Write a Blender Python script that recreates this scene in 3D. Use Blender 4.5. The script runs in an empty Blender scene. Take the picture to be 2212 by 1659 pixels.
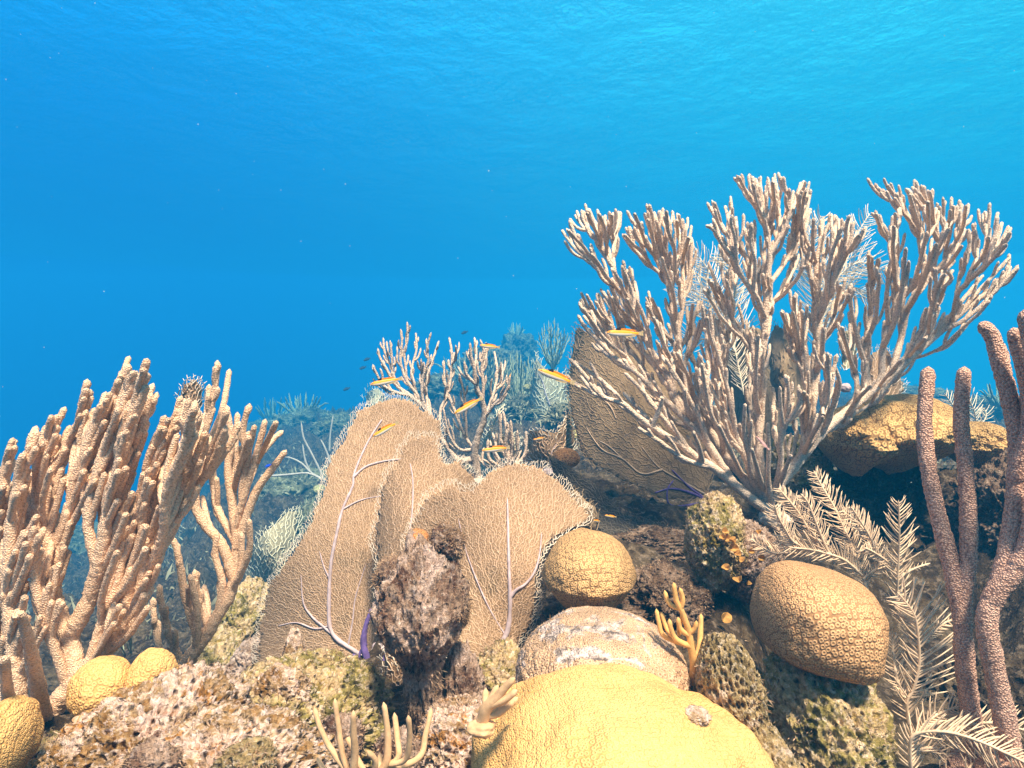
import bpy, bmesh, math, random
import numpy as np
from mathutils import Vector, geometry

random.seed(7)
rng = np.random.default_rng(7)
S = bpy.context.scene
COL = S.collection
R = math.radians

# ------------------------------------------------------------------ camera, world, sun, exposure
CZ = 3.0                                     # camera height above the datum
cam_d = bpy.data.cameras.new('camera'); cam = bpy.data.objects.new('camera', cam_d); COL.objects.link(cam)
cam.location = (0, 0, CZ); cam.rotation_euler = (R(90), 0, 0)
cam_d.sensor_width = 36; cam_d.lens = 24; cam_d.clip_start = 0.02; cam_d.clip_end = 400
S.camera = cam
SUN_EL, SUN_AZ = 60.0, 158.0                 # azimuth measured clockwise from +Y (ahead): behind and to the right
SUN_DIR = Vector((math.sin(R(SUN_AZ))*math.cos(R(SUN_EL)), math.cos(R(SUN_AZ))*math.cos(R(SUN_EL)), math.sin(R(SUN_EL))))
sd = bpy.data.lights.new('sun', 'SUN'); sd.energy = 5.0; sd.angle = R(8.0); sd.color = (1.0, 0.66, 0.49)
sun = bpy.data.objects.new('sun', sd); COL.objects.link(sun)
sun.rotation_euler = (-SUN_DIR).to_track_quat('-Z', 'Y').to_euler(); sun.location = (0, 0, 20)

W = bpy.data.worlds.new('World'); S.world = W; W.use_nodes = True
nt = W.node_tree; nt.nodes.clear()
def N(t, kind, **kw):
    n = t.nodes.new(kind)
    for k, v in kw.items(): setattr(n, k, v)
    return n
tc = N(nt, 'ShaderNodeTexCoord'); sx = N(nt, 'ShaderNodeSeparateXYZ'); nt.links.new(tc.outputs['Generated'], sx.inputs[0])
def ramp(t, fac, stops, interp='LINEAR'):
    r = N(t, 'ShaderNodeValToRGB'); e = r.color_ramp.elements; r.color_ramp.interpolation = interp
    while len(e) < len(stops): e.new(0.5)
    for i, (p, c) in enumerate(stops):
        e[i].position = p; e[i].color = (*c, 1) if len(c) == 3 else c
    t.links.new(fac, r.inputs[0]); return r.outputs[0]
mr = N(nt, 'ShaderNodeMapRange'); mr.inputs[1].default_value = -1; mr.inputs[2].default_value = 1
nt.links.new(sx.outputs[2], mr.inputs[0])
deep = ramp(nt, mr.outputs[0], [(0.0, (0.002, 0.04, 0.13)), (0.36, (0.001, 0.12, 0.55)), (0.42, (0.001, 0.12, 0.55)), (0.60, (0.002, 0.20, 0.85)), (0.67, (0.01, 0.44, 1.35)), (0.74, (0.03, 0.80, 1.9)), (0.8, (0.2, 1.5, 2.5))])
lite = ramp(nt, mr.outputs[0], [(0.0, (0.006, 0.07, 0.14)), (0.36, (0.03, 0.70, 1.0)), (0.42, (0.05, 0.88, 1.2)), (0.60, (0.05, 0.95, 1.32)), (0.67, (0.08, 1.25, 1.60)), (0.74, (0.16, 1.65, 2.0)), (0.8, (0.4, 1.8, 2.8))])
mx = N(nt, 'ShaderNodeMapRange', interpolation_type='SMOOTHSTEP'); mx.inputs[1].default_value = -0.55; mx.inputs[2].default_value = 0.6
nt.links.new(sx.outputs[0], mx.inputs[0])
wmix = N(nt, 'ShaderNodeMix', data_type='RGBA'); nt.links.new(mx.outputs[0], wmix.inputs[0]); nt.links.new(deep, wmix.inputs[6]); nt.links.new(lite, wmix.inputs[7])
bgw = N(nt, 'ShaderNodeBackground'); bgw.inputs[1].default_value = 0.20; nt.links.new(wmix.outputs[2], bgw.inputs[0])
sky = N(nt, 'ShaderNodeTexSky', sky_type='NISHITA', sun_disc=False, sun_elevation=R(SUN_EL), sun_rotation=R(SUN_AZ))
tint = N(nt, 'ShaderNodeMix', data_type='RGBA', blend_type='MULTIPLY'); tint.inputs[0].default_value = 1.0
tint.inputs[7].default_value = (1.0, 0.66, 0.42, 1)
nt.links.new(sky.outputs[0], tint.inputs[6])
bgs = N(nt, 'ShaderNodeBackground'); bgs.inputs[1].default_value = 0.15; nt.links.new(tint.outputs[2], bgs.inputs[0])
win = N(nt, 'ShaderNodeMapRange', interpolation_type='SMOOTHSTEP'); win.inputs[1].default_value = 0.54; win.inputs[2].default_value = 0.66
nt.links.new(sx.outputs[2], win.inputs[0])
wm = N(nt, 'ShaderNodeMixShader'); nt.links.new(win.outputs[0], wm.inputs[0]); nt.links.new(bgw.outputs[0], wm.inputs[1]); nt.links.new(bgs.outputs[0], wm.inputs[2])
wo = N(nt, 'ShaderNodeOutputWorld'); nt.links.new(wm.outputs[0], wo.inputs[0])

S.view_settings.view_transform = 'Standard'; S.view_settings.look = 'None'
S.view_settings.exposure = 1.95; S.view_settings.gamma = 1.0; S.view_settings.use_curve_mapping = False
S.cycles.max_bounces = 6; S.cycles.diffuse_bounces = 3; S.cycles.glossy_bounces = 3; S.cycles.volume_bounces = 1
S.cycles.transparent_max_bounces = 16; S.cycles.use_denoising = True
S.cycles.caustics_reflective = False; S.cycles.caustics_refractive = False

# ------------------------------------------------------------------ geometry helpers
VW, VH = 2212.0, 1659.0
def wd(d): return np.where(np.asarray(d) < 1.9, d, 1.9+(np.asarray(d)-1.9)*3.1)     # true distance of the farther reef
def ws(d): return float(wd(d)/d)
def Q(px, py, d):
    d = float(wd(d))
    return Vector(((px-VW/2)/(VW/2)*0.75*d, d, CZ-(py-VH/2)/(VH/2)*0.5625*d))
def QA(px, py, d):
    px = np.asarray(px, float); py = np.asarray(py, float); d = wd(np.asarray(d, float)*np.ones_like(px))
    return np.stack([(px-VW/2)/(VW/2)*0.75*d, d, CZ-(py-VH/2)/(VH/2)*0.5625*d], -1)
def ppm(d): return 1.5*float(wd(d))/VW                  # metres per grid pixel at distance d
Z1 = lambda u, v: (u*0.31253, 734.5+v*0.31253)
Z3 = lambda u, v: (518.4+0.3516*u, 656.7+0.3516*v)
Z4 = lambda u, v: (518.4+0.3333*u, 1106+0.3333*v)
Z5 = lambda u, v: (1192.4+0.461*u, 345.6+0.461*v)
Z7 = lambda u, v: (1520.8+0.401*u, 993.7+0.401*v)

def _hash(ix, iy, iz, seed):
    h = (ix.astype(np.int64)*374761393+iy.astype(np.int64)*668265263+iz.astype(np.int64)*2147483647+seed*1274126177) & 0xffffffff
    h = ((h ^ (h >> 13))*1274126177) & 0xffffffff
    h = ((h ^ (h >> 16))*2246822519) & 0xffffffff
    return ((h ^ (h >> 15)) & 0xffffff)/float(0xffffff)
def vnoise(P, seed=0):
    i = np.floor(P).astype(np.int64); f = P-i; f = f*f*(3-2*f); o = 0
    for a in (0, 1):
        wx = f[:, 0] if a else 1-f[:, 0]
        for b in (0, 1):
            wy = f[:, 1] if b else 1-f[:, 1]
            for c in (0, 1):
                wz = f[:, 2] if c else 1-f[:, 2]
                o = o+wx*wy*wz*_hash(i[:, 0]+a, i[:, 1]+b, i[:, 2]+c, seed)
    return o*2-1
def fbm(P, octv=4, seed=0, gain=0.5, ridged=False):
    s = 0; a = 1; t = 0
    for k in range(octv):
        n = vnoise(P*(2.03**k)+k*17.3, seed+k)
        if ridged: n = 1-2*np.abs(n)
        s = s+a*n; t += a; a *= gain
    return s/t
def worley(P, seed=0):
    i = np.floor(P).astype(np.int64); best = np.full(len(P), 9.0)
    for a in (-1, 0, 1):
        for b in (-1, 0, 1):
            for c in (-1, 0, 1):
                j = i+np.array([a, b, c])
                q = np.stack([_hash(j[:, 0], j[:, 1], j[:, 2], seed+k) for k in (1, 2, 3)], -1)+j
                best = np.minimum(best, ((q-P)**2).sum(1))
    return np.sqrt(best)

def mesh_of(name, V, F, mat, parent=None, origin=None, smooth=True, mats=None, mi=None):
    V = np.asarray(V, float).reshape(-1, 3)
    org = Vector(origin) if origin is not None else Vector(V.mean(0))
    base = org
    V = V-np.array(org)
    me = bpy.data.meshes.new(name)
    if isinstance(F, np.ndarray):
        n, k = F.shape
        me.vertices.add(len(V)); me.vertices.foreach_set('co', V.astype(np.float32).ravel())
        me.loops.add(n*k); me.loops.foreach_set('vertex_index', F.astype(np.int32).ravel())
        me.polygons.add(n); me.polygons.foreach_set('loop_start', np.arange(0, n*k, k, dtype=np.int32))
        me.update(calc_edges=True); me.validate()
    else:
        me.from_pydata([tuple(v) for v in V], [], [tuple(f) for f in F]); me.update()
    for m in (mats or [mat]): me.materials.append(m)
    if mi is not None: me.polygons.foreach_set('material_index', np.asarray(mi, np.int32))
    me.polygons.foreach_set('use_smooth', np.full(len(me.polygons), smooth))
    o = bpy.data.objects.new(name, me); COL.objects.link(o)
    if parent is not None:
        o.parent = parent; o.location = base-parent.location
    else: o.location = base
    return o
def tag(o, label, cat, group=None, kind=None):
    if label: o['label'] = label
    if cat: o['category'] = cat
    if group: o['group'] = group
    if kind: o['kind'] = kind
    return o
def thing(name, loc, label, cat, group=None):
    o = bpy.data.objects.new(name, None); o.empty_display_size = 0.05; COL.objects.link(o); o.location = Vector(loc)
    return tag(o, label, cat, group)

def smooth_path(P, step):
    P = np.asarray(P, float)
    if len(P) > 2:
        Pp = np.vstack([2*P[0]-P[1], P, 2*P[-1]-P[-2]]); out = []
        for i in range(1, len(Pp)-2):
            t = np.linspace(0, 1, 9)[:-1, None]; a, b, c, d = Pp[i-1:i+3]
            out.append(0.5*((2*b)+(-a+c)*t+(2*a-5*b+4*c-d)*t**2+(-a+3*b-3*c+d)*t**3))
        P = np.vstack(out+[P[-1:]])
    L = np.r_[0, np.cumsum(np.linalg.norm(np.diff(P, axis=0), axis=1))]
    n = max(3, int(L[-1]/step)+1); s = np.linspace(0, L[-1], n)
    return np.stack([np.interp(s, L, P[:, k]) for k in range(3)], -1)
class Tubes:
    def __init__(self): self.V = []; self.F = []; self.n = 0
    def add(self, P, r0, r1, k=8, jit=0.0, tip=True, lump=0.0):
        """P: resampled path; radius from r0 to r1 with a rounded tip"""
        P = np.asarray(P, float); n = len(P)
        L = np.r_[0, np.cumsum(np.linalg.norm(np.diff(P, axis=0), axis=1))]; T = max(L[-1], 1e-6)
        rad = r0+(r1-r0)*(L/T)
        if tip:
            e = np.clip((T-L)/max(r1*1.3, 1e-6), 0, 1); rad = rad*np.sqrt(np.clip(1-(1-e)**2, 0.02, 1))
        if lump: rad = rad*(1+lump*np.interp(L, np.linspace(0, T, max(3, int(T/0.012))), rng.uniform(-1, 1, max(3, int(T/0.012)))))
        t = np.gradient(P, axis=0); t /= np.linalg.norm(t, axis=1)[:, None]+1e-9
        ref = np.array([0., 1, 0]) if abs(t[:, 1]).mean() < 0.75 else np.array([1., 0, 0])
        u = np.cross(t, ref); u /= np.linalg.norm(u, axis=1)[:, None]+1e-9; w = np.cross(t, u)
        a = np.arange(k)*2*math.pi/k
        rr = rad[:, None]*(1+jit*rng.uniform(-1, 1, (n, k)))
        V = P[:, None, :]+rr[..., None]*(np.cos(a)[None, :, None]*u[:, None, :]+np.sin(a)[None, :, None]*w[:, None, :])
        V = V.reshape(-1, 3); i = np.arange(n-1)[:, None]*k; j = np.arange(k)[None, :]; j2 = (j+1) % k
        F = np.stack([i+j, i+j2, i+k+j2, i+k+j], -1).reshape(-1, 4)+self.n
        self.V.append(V); self.F.append(F); self.n += len(V)
        # end cap as degenerate quads round a centre vertex
        c = P[-1]+t[-1]*rad[-1]*0.5; self.V.append(c[None]); ci = self.n; self.n += 1
        b = ci-k
        self.F.append(np.array([[b+q, b+(q+1) % k, ci, ci] for q in range(k)]))
        return self
    def build(self, name, mat, parent=None, origin=None):
        V = np.vstack(self.V); F = np.vstack(self.F)
        # turn degenerate quads into triangles
        deg = F[:, 2] == F[:, 3]
        T = np.vstack([F[~deg][:, [0, 1, 2]], F[~deg][:, [0, 2, 3]], F[deg][:, :3]])
        return mesh_of(name, V, T, mat, parent, origin)

_ico = {}
def ico(sub):
    if sub not in _ico:
        bm = bmesh.new(); bmesh.ops.create_icosphere(bm, subdivisions=sub, radius=1.0)
        V = np.array([v.co[:] for v in bm.verts]); F = np.array([[v.index for v in f.verts] for f in bm.faces]); bm.free()
        _ico[sub] = (V, F)
    return _ico[sub]
SURF2 = []
SURF = []      # (points, normals, kind) kept for the algae that grows on the rock
def blob(name, c, r, mat, seed=0, sub=6, low=0.18, lf=1.6, mid=0.05, mf=7, fine=0.0, ff=30, pits=0.0, pf=9, rot=0, tilt=0, parent=None, shape=None, turf=None):
    V, F = ico(sub); D = V.copy()
    k = 1+low*fbm(D*lf+seed*3.1, 3, seed)
    if mid: k = k+mid*fbm(D*mf+seed, 4, seed+5)
    if pits:
        w = worley(D*pf+seed, seed+9); k = k-pits*np.clip(1-w*1.7, 0, 1)
    if fine: k = k+fine*fbm(D*ff, 3, seed+11, ridged=True)
    P = D*k[:, None]
    if shape is not None: P = shape(P)
    P = P*np.array(r)
    ct, st = math.cos(tilt), math.sin(tilt)
    P = np.stack([P[:, 0]*ct+P[:, 2]*st, P[:, 1], -P[:, 0]*st+P[:, 2]*ct], -1)
    cr, sr = math.cos(rot), math.sin(rot)
    P = np.stack([P[:, 0]*cr-P[:, 1]*sr, P[:, 0]*sr+P[:, 1]*cr, P[:, 2]], -1)+np.array(c)
    o = mesh_of(name, P, F, mat, parent, origin=(c[0], c[1], P[:, 2].min()))
    if 'star' in mat.name or 'coral' in mat.name:              # polyps are laid out on the coral's own skin
        cc = np.array([0.1, -0.72, 0.69]); cc /= np.linalg.norm(cc); e1 = np.cross(cc, [0, 0, 1.0]); e1 /= np.linalg.norm(e1); e2 = np.cross(cc, e1)
        G_ = P-np.array(c); G_ = G_/np.linalg.norm(G_, axis=1)[:, None]; sc = np.sqrt(2/np.clip(1+G_@cc, .02, 2))*float(np.mean(r))
        uv = np.stack([(G_@e1)*sc, (G_@e2)*sc, 0*sc], -1)
        at = o.data.attributes.new('polyp_uv', 'FLOAT_VECTOR', 'POINT'); at.data.foreach_set('vector', uv.astype(np.float32).ravel())
    if turf == 'far': nn = P-np.array(c); nn /= np.linalg.norm(nn, axis=1)[:, None]; SURF2.append((P, nn, turf))
    elif turf:
        nn = P-np.array(c); nn /= np.linalg.norm(nn, axis=1)[:, None]; SURF.append((P, nn, turf))
    return o

# ------------------------------------------------------------------ materials
def newmat(name):
    m = bpy.data.materials.new(name); m.use_nodes = True; m.node_tree.nodes.clear(); return m, m.node_tree
def finish(t, shader, disp=None):
    o = N(t, 'ShaderNodeOutputMaterial'); t.links.new(shader, o.inputs[0])
def noise(t, co, scale, detail=4, rough=0.55, dist=0.0):
    n = N(t, 'ShaderNodeTexNoise'); n.inputs['Scale'].default_value = scale; n.inputs['Detail'].default_value = detail
    n.inputs['Roughness'].default_value = rough; n.inputs['Distortion'].default_value = dist
    t.links.new(co, n.inputs['Vector']); return n.outputs[0]
def voro(t, co, scale, feature='F1', rnd=1.0):
    n = N(t, 'ShaderNodeTexVoronoi', feature=feature); n.inputs['Scale'].default_value = scale; n.inputs['Randomness'].default_value = rnd
    t.links.new(co, n.inputs['Vector']); return n
def mix(t, fac, a, b, mode='MIX'):
    m = N(t, 'ShaderNodeMix', data_type='RGBA', blend_type=mode)
    for s, v in ((m.inputs[0], fac), (m.inputs[6], a), (m.inputs[7], b)):
        if isinstance(v, (int, float)): s.default_value = v
        elif isinstance(v, tuple): s.default_value = (*v, 1)
        else: t.links.new(v, s)
    return m.outputs[2]
def mth(t, op, a, b=0.0, c=None):
    m = N(t, 'ShaderNodeMath', operation=op)
    for s, v in zip(m.inputs, (a, b) if c is None else (a, b, c)):
        if isinstance(v, (int, float)): s.default_value = v
        else: t.links.new(v, s)
    return m.outputs[0]
def bump(t, h, dist, strength=1.0, normal=None):
    b = N(t, 'ShaderNodeBump'); b.inputs['Distance'].default_value = dist; b.inputs['Strength'].default_value = strength
    t.links.new(h, b.inputs['Height'])
    if normal is not None: t.links.new(normal, b.inputs['Normal'])
    return b.outputs[0]
def pbsdf(t, col, rough=0.85, normal=None, spec=0.25, sss=0.0):
    p = N(t, 'ShaderNodeBsdfPrincipled'); p.inputs['Roughness'].default_value = rough; p.inputs['Specular IOR Level'].default_value = spec
    if isinstance(col, tuple): p.inputs['Base Color'].default_value = (*col, 1)
    else: t.links.new(col, p.inputs['Base Color'])
    if normal is not None: t.links.new(normal, p.inputs['Normal'])
    return p.outputs[0]
def objco(t): return N(t, 'ShaderNodeTexCoord').outputs['Object']

def rockmat(name, cols, scale=14, speck=((0.75, 0.62, 0.55), 0.5), dark=0.8, bmp=0.006, fine=160):
    """encrusted reef rock: patches of the colours in cols, pale specks, dark pits"""
    m, t = newmat(name); co = objco(t)
    n1 = noise(t, co, scale, 6, 0.65, 0.6); st = [(0.30+0.40*i/(len(cols)-1), c) for i, c in enumerate(cols)]
    c = ramp(t, n1, st)
    n2 = noise(t, co, scale*5.5, 5, 0.7)
    c = mix(t, ramp(t, n2, [(0.52, (0, 0, 0)), (0.62, (speck[1],)*3)]), c, speck[0])
    v = voro(t, co, scale*4.2).outputs['Distance']; vd = ramp(t, v, [(0.08, (1, 1, 1)), (0.36, (0, 0, 0))])
    n3 = noise(t, co, scale*2.2, 4, 0.6)
    pit = mth(t, 'MULTIPLY', vd, ramp(t, n3, [(0.40, (0, 0, 0)), (0.52, (1, 1, 1))]))
    c = mix(t, mth(t, 'MULTIPLY', pit, dark), c, (0.02, 0.013, 0.01))
    n4 = noise(t, co, fine, 3, 0.7)
    c = mix(t, 0.55, c, ramp(t, n4, [(0.32, (0.25, 0.25, 0.25)), (0.68, (1.6, 1.6, 1.6))]), 'MULTIPLY')
    h = mth(t, 'ADD', mth(t, 'MULTIPLY', n2, 1.0), mth(t, 'MULTIPLY', n4, 0.5))
    h = mth(t, 'SUBTRACT', h, mth(t, 'MULTIPLY', pit, 0.8))
    finish(t, pbsdf(t, c, 0.9, bump(t, h, bmp, 1.0), 0.15)); return m

def polypmat(name, ring, gap, centre, scale, bmp=0.0016, patch=None, var=0.35, fade=0.0):
    """star coral: packed rings with sunken centres"""
    m, t = newmat(name); co = objco(t)
    wob = N(t, 'ShaderNodeVectorMath', operation='MULTIPLY_ADD')
    nz = N(t, 'ShaderNodeTexNoise'); nz.inputs['Scale'].default_value = scale*0.3; t.links.new(co, nz.inputs['Vector'])
    t.links.new(nz.outputs['Color'], wob.inputs[0]); wob.inputs[1].default_value = (0.5/scale,)*3; t.links.new(co, wob.inputs[2])
    at = N(t, 'ShaderNodeAttribute', attribute_name='polyp_uv'); vn = N(t, 'ShaderNodeTexVoronoi', feature='F1', voronoi_dimensions='2D')
    vn.inputs['Scale'].default_value = scale; vn.inputs['Randomness'].default_value = 0.55; t.links.new(at.outputs['Vector'], vn.inputs['Vector']); v = vn.outputs['Distance']
    c = ramp(t, v, [(0.0, centre), (0.13, centre), (0.24, ring), (0.40, ring), (0.54, gap), (1.0, gap)])
    h = ramp(t, v, [(0.0, (0.25,)*3), (0.12, (0.3,)*3), (0.26, (1,)*3), (0.38, (0.85,)*3), (0.58, (0,)*3)])
    n1 = noise(t, co, scale*0.09, 5, 0.6)
    if fade:
        c = mix(t, ramp(t, n1, [(0.40, (0, 0, 0)), (0.62, (fade,)*3)]), c, ring)
    c = mix(t, var, c, ramp(t, n1, [(0.3, (0.45, 0.42, 0.38)), (0.7, (1.5, 1.5, 1.45))]), 'MULTIPLY')
    n2 = noise(t, co, scale*2.4, 3, 0.6)
    c = mix(t, 0.35, c, ramp(t, n2, [(0.3, (0.5,)*3), (0.7, (1.5,)*3)]), 'MULTIPLY')
    if patch:
        n3 = noise(t, co, patch[1], 6, 0.7, 0.8); f = ramp(t, n3, [(patch[2], (0, 0, 0)), (patch[2]+0.05, (1, 1, 1))])
        pc = mix(t, ramp(t, noise(t, co, patch[1]*6, 4, 0.7), [(0.4, (0, 0, 0)), (0.6, (1, 1, 1))]), patch[0], tuple(x*0.2 for x in patch[0]))
        c = mix(t, f, c, pc)
    hh = mth(t, 'ADD', h, mth(t, 'MULTIPLY', n2, 0.4))
    finish(t, pbsdf(t, c, 0.75, bump(t, hh, bmp, 1.0), 0.3)); return m

def rodmat(name, tip, body, gap, scale=420, bmp=0.0012):
    """gorgonian rind: tiny pale polyps over a darker skin"""
    m, t = newmat(name); co = objco(t)
    v = voro(t, co, scale, 'F1', 0.9).outputs['Distance']
    c = ramp(t, v, [(0.0, tip), (0.42, tip), (0.62, body), (0.95, gap)])
    n = noise(t, co, 18, 4, 0.6)
    c = mix(t, 0.35, c, ramp(t, n, [(0.3, (0.6, 0.58, 0.55)), (0.7, (1.3, 1.3, 1.3))]), 'MULTIPLY')
    h = ramp(t, v, [(0.0, (1,)*3), (0.6, (0,)*3)])
    p = pbsdf(t, c, 0.9, bump(t, h, bmp, 1.0), 0.12); finish(t, p); return m

def plainmat(name, col, var=0.3, scale=60, rough=0.8, trans=0.0, bmp=0.0005, spec=0.2):
    m, t = newmat(name); co = objco(t); n = noise(t, co, scale, 5, 0.65)
    c = mix(t, 1.0, ramp(t, n, [(0.3, (1-var,)*3), (0.7, (1+var,)*3)]), col, 'MULTIPLY')
    b = bump(t, n, bmp, 1.0); p = pbsdf(t, c, rough, b, spec)
    if trans:
        tr = N(t, 'ShaderNodeBsdfTranslucent'); t.links.new(c, tr.inputs[0]); ms = N(t, 'ShaderNodeMixShader'); ms.inputs[0].default_value = trans
        t.links.new(p, ms.inputs[1]); t.links.new(tr.outputs[0], ms.inputs[2]); p = ms.outputs[0]
    finish(t, p); return m
def fanmat(name, a, b, dark, trans=0.3, patchscale=9, patch_lo=0.62):
    """sea fan sheet: fine mesh with a few overgrown dark patches"""
    m, t = newmat(name); co = objco(t)
    v = voro(t, co, 330, 'F1', 1.0).outputs['Distance']
    c = ramp(t, v, [(0.1, b), (0.6, a)])
    n = noise(t, co, patchscale, 6, 0.6, 0.5)
    c = mix(t, ramp(t, n, [(patch_lo, (0, 0, 0)), (patch_lo+0.1, (0.85,)*3)]), c, dark)
    n2 = noise(t, co, 55, 5, 0.7)
    c = mix(t, 0.5, c, ramp(t, n2, [(0.3, (0.6,)*3), (0.7, (1.35,)*3)]), 'MULTIPLY')
    p = pbsdf(t, c, 0.9, bump(t, v, 0.0012, 1.0), 0.1)
    tr = N(t, 'ShaderNodeBsdfTranslucent'); t.links.new(c, tr.inputs[0]); ms = N(t, 'ShaderNodeMixShader'); ms.inputs[0].default_value = trans
    t.links.new(p, ms.inputs[1]); t.links.new(tr.outputs[0], ms.inputs[2]); finish(t, ms.outputs[0]); return m

M = {}
M['reef'] = rockmat('shade_darkened_reef_rock', [(0.01, 0.007, 0.005), (0.03, 0.02, 0.012), (0.055, 0.036, 0.02), (0.12, 0.085, 0.05), (0.03, 0.024, 0.012)], 9, ((0.34, 0.26, 0.2), 0.4), 0.9, 0.012, 110)  # base colours lowered so they carry the shade of the right-hand reef
M['pink_rock'] = rockmat('pink_crusted_rock', [(0.025, 0.015, 0.012), (0.26, 0.13, 0.035), (0.38, 0.25, 0.13), (0.70, 0.52, 0.44), (0.40, 0.18, 0.03), (0.10, 0.06, 0.04)], 22, ((0.86, 0.72, 0.68), 0.55), 0.95, 0.006, 170)
M['mossy'] = rockmat('mossy_rock', [(0.025, 0.02, 0.008), (0.17, 0.145, 0.04), (0.33, 0.26, 0.085), (0.58, 0.42, 0.25), (0.28, 0.19, 0.04), (0.07, 0.065, 0.02)], 20, ((0.8, 0.66, 0.56), 0.6), 0.95, 0.006, 170)
M['turfed'] = rockmat('turf_covered_rock', [(0.025, 0.014, 0.01), (0.14, 0.07, 0.045), (0.36, 0.245, 0.175), (0.64, 0.48, 0.41), (0.11, 0.065, 0.045)], 20, ((0.62, 0.5, 0.44), 0.5), 0.95, 0.008, 200)
M['shaded_turf'] = rockmat('shade_darkened_turf_rock', [(0.015, 0.01, 0.008), (0.07, 0.04, 0.025), (0.15, 0.09, 0.055), (0.30, 0.2, 0.14), (0.06, 0.045, 0.02)], 18, ((0.45, 0.36, 0.3), 0.4), 0.95, 0.01, 180)  # darker copy of the turfed rock, with shade put into its colours
M['pale_boulder'] = rockmat('pale_pink_boulder', [(0.28, 0.15, 0.06), (0.50, 0.32, 0.17), (0.56, 0.39, 0.26), (0.66, 0.50, 0.40), (0.48, 0.27, 0.10)], 14, ((0.84, 0.72, 0.66), 0.5), 0.55, 0.003, 260)
M['pale_boulder'] = polypmat('dotted_boulder_coral', (0.62, 0.42, 0.28), (0.50, 0.31, 0.18), (0.26, 0.15, 0.08), 185, 0.0012, patch=((0.74, 0.60, 0.54), 16, 0.52), var=0.5, fade=0.4)
M['honey'] = rockmat('honeycomb_rock', [(0.08, 0.06, 0.03), (0.30, 0.22, 0.10), (0.5, 0.36, 0.18), (0.72, 0.58, 0.5)], 26, ((0.8, 0.7, 0.6), 0.5), 1.0, 0.008, 200)
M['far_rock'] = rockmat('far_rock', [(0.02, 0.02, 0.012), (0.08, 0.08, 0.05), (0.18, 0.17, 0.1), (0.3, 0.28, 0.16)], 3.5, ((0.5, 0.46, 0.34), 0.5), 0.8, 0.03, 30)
M['yellow_star'] = polypmat('yellow_star_coral', (0.80, 0.49, 0.19), (0.68, 0.36, 0.115), (0.73, 0.41, 0.14), 200, 0.0009, patch=((0.30, 0.2, 0.12), 9, 0.72), var=0.25, fade=0.7)
M['tan_star'] = polypmat('tan_star_coral', (0.68, 0.40, 0.20), (0.36, 0.19, 0.085), (0.42, 0.23, 0.10), 190, 0.0012, var=0.3)
M['mid_star'] = polypmat('golden_star_coral', (0.68, 0.41, 0.19), (0.33, 0.19, 0.08), (0.44, 0.27, 0.10), 200, 0.0012, var=0.35)
M['brain'] = polypmat('lumpy_coral', (0.62, 0.38, 0.15), (0.28, 0.15, 0.05), (0.34, 0.2, 0.08), 120, 0.002, patch=((0.75, 0.62, 0.55), 12, 0.68), var=0.4)
M['orange_ball'] = polypmat('orange_coral', (0.66, 0.30, 0.11), (0.3, 0.12, 0.04), (0.35, 0.15, 0.05), 190, 0.001)
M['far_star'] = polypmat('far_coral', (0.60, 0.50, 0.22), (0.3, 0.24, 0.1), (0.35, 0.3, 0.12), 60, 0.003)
M['rod_bush'] = rodmat('pale_rod_rind', (0.82, 0.63, 0.49), (0.63, 0.47, 0.35), (0.38, 0.27, 0.19), 330)
M['rod_left'] = rodmat('orange_rod_rind', (0.90, 0.63, 0.44), (0.73, 0.48, 0.31), (0.42, 0.26, 0.16), 480)
M['rod_mid'] = rodmat('white_rod_rind', (0.72, 0.56, 0.45), (0.48, 0.36, 0.28), (0.24, 0.17, 0.13), 300)
M['rod_right'] = rodmat('thick_rod_rind', (0.78, 0.49, 0.37), (0.46, 0.27, 0.20), (0.18, 0.09, 0.07), 420, 0.0018)
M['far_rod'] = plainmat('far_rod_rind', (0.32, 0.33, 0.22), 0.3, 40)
M['finger'] = plainmat('finger_coral', (0.72, 0.42, 0.15), 0.25, 90)
M['finger_pale'] = plainmat('pale_finger_coral', (0.66, 0.42, 0.23), 0.3, 90)
M['fan'] = fanmat('fan_sheet', (0.46, 0.29, 0.17), (0.57, 0.375, 0.23), (0.22, 0.16, 0.09), patchscale=6, patch_lo=0.57)
M['fan_net'] = plainmat('fan_net', (0.76, 0.53, 0.36), 0.2, 90, trans=0.15)
M['fan_rim'] = plainmat('fan_rim_polyps', (0.90, 0.77, 0.63), 0.15, 90, trans=0.15)
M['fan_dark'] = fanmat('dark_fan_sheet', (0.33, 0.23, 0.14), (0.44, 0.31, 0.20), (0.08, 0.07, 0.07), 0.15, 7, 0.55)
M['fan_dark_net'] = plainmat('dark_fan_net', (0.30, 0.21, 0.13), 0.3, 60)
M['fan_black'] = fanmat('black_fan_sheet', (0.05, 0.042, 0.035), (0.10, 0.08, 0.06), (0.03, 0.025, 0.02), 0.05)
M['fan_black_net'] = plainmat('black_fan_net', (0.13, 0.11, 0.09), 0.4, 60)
M['fan_pale'] = fanmat('pale_fan_sheet', (0.50, 0.42, 0.28), (0.68, 0.58, 0.40), (0.36, 0.30, 0.2))
M['fan_pale_net'] = plainmat('pale_fan_net', (0.80, 0.72, 0.54), 0.2, 60)
M['vein'] = plainmat('lavender_vein', (0.56, 0.44, 0.46), 0.25, 60)
M['vein_purple'] = plainmat('purple_vein', (0.17, 0.11, 0.33), 0.4, 60)
M['vein_tan'] = plainmat('tan_vein', (0.50, 0.36, 0.26), 0.25, 60)
M['plume'] = plainmat('plume_rind', (0.74, 0.55, 0.38), 0.25, 60)
M['plume_grey'] = plainmat('grey_plume_rind', (0.80, 0.66, 0.50), 0.25, 60)
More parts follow.
